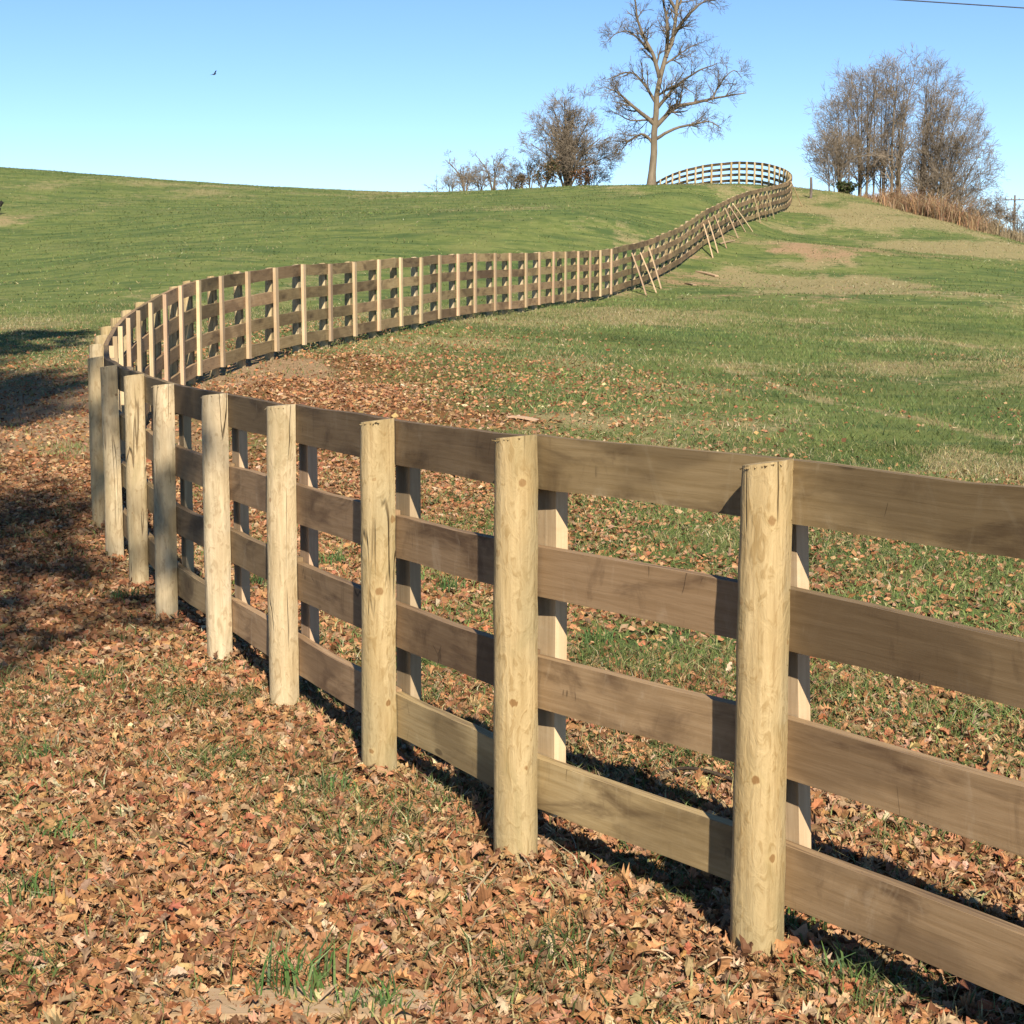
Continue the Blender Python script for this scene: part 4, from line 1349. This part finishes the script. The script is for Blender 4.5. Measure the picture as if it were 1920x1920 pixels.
# ------------------------------------------------------------------ small things
def tube_obj(name, pts, r0, r1, mat, label=None, cat=None, sides=6, nseg=20, parent=None, group=None):
    P = resample(pts, nseg)
    v, q = tubes(P[None], np.linspace(r0, r1, nseg)[None], sides)
    caps = [[i for i in range(sides)][::-1], [len(v) - sides + i for i in range(sides)]]
    b0 = P[0].copy()
    tri = []
    for cp in caps:
        for i in range(1, sides - 1):
            tri.append([cp[0], cp[i], cp[i + 1]])
    o = obj(name, make_mesh(name, v - b0, [q, np.array(tri)], mat, True), parent)
    o.location = tuple(b0)
    if label: tag(o, label, cat, group)
    return o

# dark fallen stick behind the first post
def over(px, py, lift=0.0):
    g = pix2ground(px, py); g[2] = T1(g[0], g[1]) + lift
    return g
tube_obj('fallen_stick', [over(1212, 1478, .01), over(1245, 1470, .035), over(1290, 1470, .05), over(1340, 1478, .045), over(1395, 1488, .02)], .005, .009, M_STICK,
         'thin dark arched stick lying on leaves behind the nearest post', 'stick')
twigs = [((880, 1700), (935, 1640), 'pale straw-like twig on the leaves left of the second post foot'),
         ((1190, 1812), (1262, 1838), 'pale twig lying flat on the leaves before the nearest post'),
         ((1318, 1852), (1376, 1834), 'short tan twig just below the foot of the nearest post'),
         ((640, 1880), (600, 1905), 'short tan twig near the bottom edge beside the grass tuft')]
for i, (a, b, lb) in enumerate(twigs):
    A_, B_ = over(*a, .03), over(*b, .035)
    tube_obj('twig', [A_, (A_ + B_) / 2 + np.array([.01, .01, .012]), B_], .004, .0025, M_FACE, lb, 'twig', 5, 10, group='twigs on the leaves')

# grass tufts in the foreground leaf litter
rg = np.random.default_rng(303)
tufts = [(565, 1880, .16, 60, 'long-bladed green grass tuft by the bottom edge'), (700, 1905, .09, 70, 'low green grass tuft at the bottom edge right of the long-bladed tuft'),
         (1590, 1850, .10, 50, 'pale green grass tuft under the lowest rail at the bottom right'), (35, 1690, .10, 60, 'dark green tuft at the left edge of the leaves'),
         (100, 1580, .08, 60, 'yellow-green tuft near the left edge of the leaves'), (620, 1490, .09, 60, 'green tuft in the leaves left of the third post'),
         (440, 1430, .08, 60, 'green tuft in the leaves below the fourth post'), (235, 1125, .09, 60, 'green tuft beside the foot of the seventh post'),
         (75, 1430, .09, 60, 'dark green tuft on the left edge below the tree shadow'), (1500, 1760, .09, 40, 'green tuft right of the nearest post foot'),
         (845, 1110, .12, 90, 'bright green tuft seen between the third and second posts'), (620, 1060, .12, 80, 'green tuft seen between the fourth and third posts'),
         (480, 1100, .13, 80, 'bright green tuft seen between the fifth and fourth posts'), (1110, 1210, .10, 70, 'bright green tuft right of the second post')]
for px, py, h, nb, lb in tufts:
    g = over(px, py)
    Pq = g[None] + np.c_[rg.normal(0, .055, nb), rg.normal(0, .055, nb), np.zeros(nb)]
    Pq[:, 2] = T(Pq[:, 0], Pq[:, 1]) - .005
    cols = palette(rg, nb, [(.10, .17, .045), (.16, .23, .07), (.08, .14, .05), (.25, .27, .12)], [3, 3, 2, 1], .15)
    v, f, c = blades(Pq, h * rg.uniform(.5, 1.2, nb), np.full(nb, .0035), .45, rg, cols, 2)
    o = obj('grass_tuft', make_mesh('grass_tuft', v - g[None], [f], M_GRASS, False, attrs={'tint': c}))
    o.location = tuple(g)
    tag(o, lb, 'grass', 'grass tufts among the leaves', kind='stuff')

# weathered marker post beyond the turn of the fence
b = at_ground(1520, 92)
tube_obj('old_post', [b - np.array([0, 0, .2]), b + np.array([.02, 0, .5]), b + np.array([.0, 0, 1.05])], .075, .065, M_OLDPOST,
         'short dark weathered post standing right of where the fence turns at the crest', 'post', 8, 8)

# charred stump at the left edge of the pasture
g = over(2, 405)
st = tag(empty('dark_stump', tuple(g + np.array([-.15, 0, 0]))), 'black leaning stump on a bare patch at the left edge of the pasture', 'stump')
def stump_part(name, pts, r0, r1, sides=9):
    P = resample(pts, 8); R = np.linspace(r0, r1, 8) * (1 + .12 * np.sin(np.arange(8) * 2.1))
    v, q = tubes(P[None], R[None], sides)
    v += np.random.default_rng(9).normal(0, .012, v.shape)
    tri = [[len(v) - sides, len(v) - sides + i, len(v) - sides + i + 1] for i in range(1, sides - 1)]
    obj(name, make_mesh(name, v, [q, np.array(tri)], M_STUMP, True), st)
stump_part('trunk', [(-.12, 0, -.1), (.0, 0, .25), (.14, 0, .55), (.30, 0, .72)], .20, .10)
stump_part('broken_limb', [(-.05, 0, .2), (-.35, .05, .45), (-.6, .05, .5)], .12, .05)

# bird in the sky
bc = W(402, 139, 78)
bird = tag(empty('bird', tuple(bc)), 'tiny dark bird flying alone in the blue sky on the left', 'bird')
prof = [(-.115, .003), (-.10, .012), (-.06, .028), (-.01, .036), (.04, .030), (.07, .020), (.085, .022), (.105, .017), (.118, .006), (.135, .0015)]
Pb = np.array([[x, 0, .004 * math.sin(x * 20)] for x, _ in prof]); Rb = np.array([r for _, r in prof])
v, q = tubes(Pb[None], Rb[None], 8)
VB, QB = [v], [q]; ob = len(v)
for sg in (1, -1):
    # wing: root, wrist, tip with thickness
    wp = [(.05, .02, .012), (.06, .12, .06), (.0, .20, .075), (-.05, .19, .07), (-.045, .10, .05), (-.04, .02, .012)]
    top = np.array([(x, y * sg, z + .004) for x, y, z in wp]); bot = top - np.array([0, 0, .008])
    VB.append(np.r_[top, bot])
    k = np.arange(6)
    QB.append(np.stack([k, (k + 1) % 6, (k + 1) % 6 + 6, k + 6], 1) + ob)
    QB.append(np.array([[0, 1, 4, 5], [1, 2, 3, 4], [11, 10, 7, 6], [10, 9, 8, 7]]) + ob)
    ob += 12
tl = np.array([(-.10, .01, .004), (-.10, -.01, .004), (-.17, -.028, .006), (-.17, .028, .006)])
VB.append(np.r_[tl, tl - np.array([0, 0, .005])])
QB.append(np.array([[0, 1, 2, 3], [7, 6, 5, 4], [0, 3, 7, 4], [3, 2, 6, 7], [2, 1, 5, 6], [1, 0, 4, 5]]) + ob)
bo = obj('body', make_mesh('bird_body', np.concatenate(VB), [np.concatenate(QB)], M_FEATHER, True), bird)
bird.rotation_euler = (math.radians(-25), math.radians(-15), math.radians(60))

# utility poles and the wire in the upper right corner
def utility_pole(base, h, label):
    r = tag(empty('utility_pole', tuple(base)), label, 'pole', 'utility poles')
    v, q = tubes(np.array([[[0, 0, -.5], [0, 0, h * .5], [0, 0, h]]]), np.array([[.15, .13, .10]]), 9)
    tri = [[len(v) - 9, len(v) - 9 + i, len(v) - 9 + i + 1] for i in range(1, 8)]
    obj('pole', make_mesh('pole', v, [q, np.array(tri)], M_OLDPOST, True), r)
    o = plank('crossarm', (-1.2, -.16, h - .5), (1.2, -.16, h - .5), .12, .10, 8, M_OLDPOST, up=(0, -1, 0))
    o.parent = r
    for x in (-1.05, -.4, .4, 1.05):
        v, q = tubes(np.array([[[x, -.2, h - .45], [x, -.2, h - .38], [x, -.2, h - .34], [x, -.2, h - .28]]]), np.array([[.025, .05, .04, .012]]), 7)
        obj('insulator', make_mesh('insulator', v - np.array([[-1.2, -.16, h - .5]]), [q], M_WIRE, True), o)
    return r
pb = at_ground(1898, 190.0)
ph = W(1898, 366, 190)[2] - pb[2]
utility_pole(pb, ph, 'distant utility pole with a crossarm near the right edge')
w0, w1 = W(1690, 0, 61.8), W(1920, 15, 63.5)
wd = nrm(w1 - w0)
pL, pR = w0 - wd * 60, w1 + wd * 26
line = [pL * (1 - t) + pR * t for t in np.linspace(0, 1, 9)]
tube_obj('power_line', line, .022, .022, M_WIRE, 'single dark overhead wire crossing the top right corner of the sky', 'cable', 5, 60)
for p_, z_, lb in ((pL.copy(), line[0][2], 'utility pole outside the left end of the overhead wire'), (pR.copy(), line[-1][2], 'utility pole outside the right end of the overhead wire')):
    p_[2] = T1(p_[0], p_[1])
    utility_pole(p_, z_ - p_[2] + .4, lb)

# the oak beside the photographer: its crown throws the shade on the left
ob_ = np.array([-5.0, -2.6, T1(-5.0, -2.6)])
rg = np.random.default_rng(404)
stems = [([ob_ - [0, 0, .3], ob_ + [.1, .1, 3.5], ob_ + [-.2, .3, 10.5], ob_ + [.2, .4, 20.5]], .42, .06)]
limbs_ = []
for i in range(44):
    a = rg.uniform(0, 2 * math.pi); h = rg.uniform(6.8, 12.0) if i < 30 else rg.uniform(15.5, 19.5); L = rg.uniform(2.0, 3.7)
    s = ob_ + np.array([0, .3, h]); d = np.array([math.cos(a), math.sin(a), .35])
    limbs_.append(([s, s + d * L * .5, s + d * L + np.array([0, 0, .3])], .12, .03))
for a, h, L in ((.15, 7.2, 4.2), (-.35, 7.8, 4.0), (.5, 8.6, 4.0), (-.1, 9.4, 3.8), (.3, 10.4, 3.6), (-.4, 11.2, 3.4), (.9, 17.5, 3.6), (.2, 19.0, 3.2), (1.4, 20.0, 3.4), (.6, 13.2, 3.2)):
    s_ = ob_ + np.array([0, .3, h]); d_ = np.array([math.cos(a), math.sin(a), .2])
    limbs_.append(([s_, s_ + d_ * L * .5, s_ + d_ * L + np.array([0, 0, .2])], .12, .03))
oak = build_tree('oak_tree', 'large oak beside the photographer, outside the picture on the left', ob_, stems, limbs_,
                 [dict(m=11, tlo=.25, thi=1.0, ang=48, ln=1.7, n_=6, wig=.2, trop=.04, rratio=.5),
                  dict(m=7, tlo=.2, thi=1.0, ang=45, ln=.85, n_=4, wig=.22, trop=.03, rratio=.6),
                  dict(m=3, tlo=.2, thi=1.0, ang=42, ln=.45, n_=3, wig=.22, trop=.0, rratio=.7)], 61, twig=M_BARK, twig_r=.008)
crown = [c_ for c_ in oak.children if c_.name.startswith('crown')][0]
co = np.empty(len(crown.data.vertices) * 3, np.float32); crown.data.vertices.foreach_get('co', co); co = co.reshape(-1, 3)
Pq = co[rg.integers(len(co) // 4, len(co), 75000)] + rg.normal(0, .10, (75000, 3))
v, f, c = quad_leaves(Pq, .075, rg, palette(rg, len(Pq), LEAFCOL, LEAFP), 1.0)
obj('clinging_leaves', make_mesh('clinging_leaves', v, [f], M_LEAF, False, attrs={'tint': c}), oak)

# a second, slimmer oak beside the left pasture, just out of the picture
o2 = np.array([-7.9, 18.5, T1(-7.9, 18.5)])
rg = np.random.default_rng(505)
stems = [([o2 - [0, 0, .3], o2 + [.05, .1, 4.0], o2 + [.1, .1, 8.0], o2 + [.2, .1, 13.5]], .2, .04)]
limbs_ = []
for i in range(14):
    a = rg.uniform(0, 2 * math.pi); h = rg.uniform(8.0, 12.5); L = rg.uniform(1.2, 2.4)
    s_ = o2 + np.array([.1, .1, h]); d_ = np.array([math.cos(a), math.sin(a), .3])
    limbs_.append(([s_, s_ + d_ * L * .5, s_ + d_ * L + np.array([0, 0, .2])], .07, .02))
oak2 = build_tree('oak_tree', 'slim oak beside the left pasture, outside the picture on the left', o2, stems, limbs_,
                  [dict(m=9, tlo=.25, thi=1.0, ang=48, ln=1.0, n_=5, wig=.2, trop=.04, rratio=.5),
                   dict(m=6, tlo=.2, thi=1.0, ang=45, ln=.55, n_=4, wig=.22, trop=.03, rratio=.6),
                   dict(m=3, tlo=.2, thi=1.0, ang=42, ln=.3, n_=3, wig=.22, trop=.0, rratio=.7)], 62, twig=M_BARK, twig_r=.008)
crown = [c_ for c_ in oak2.children if c_.name.startswith('crown')][0]
co = np.empty(len(crown.data.vertices) * 3, np.float32); crown.data.vertices.foreach_get('co', co); co = co.reshape(-1, 3)
Pq = co[rg.integers(len(co) // 4, len(co), 16000)] + rg.normal(0, .08, (16000, 3))
v, f, c = quad_leaves(Pq, .08, rg, palette(rg, len(Pq), LEAFCOL, LEAFP), 1.0)
obj('clinging_leaves', make_mesh('clinging_leaves', v, [f], M_LEAF, False, attrs={'tint': c}), oak2)

st_ = [o for o in scene.objects if o.name.startswith('dark_stump')][0]
st_.scale = (.75, .75, .75)
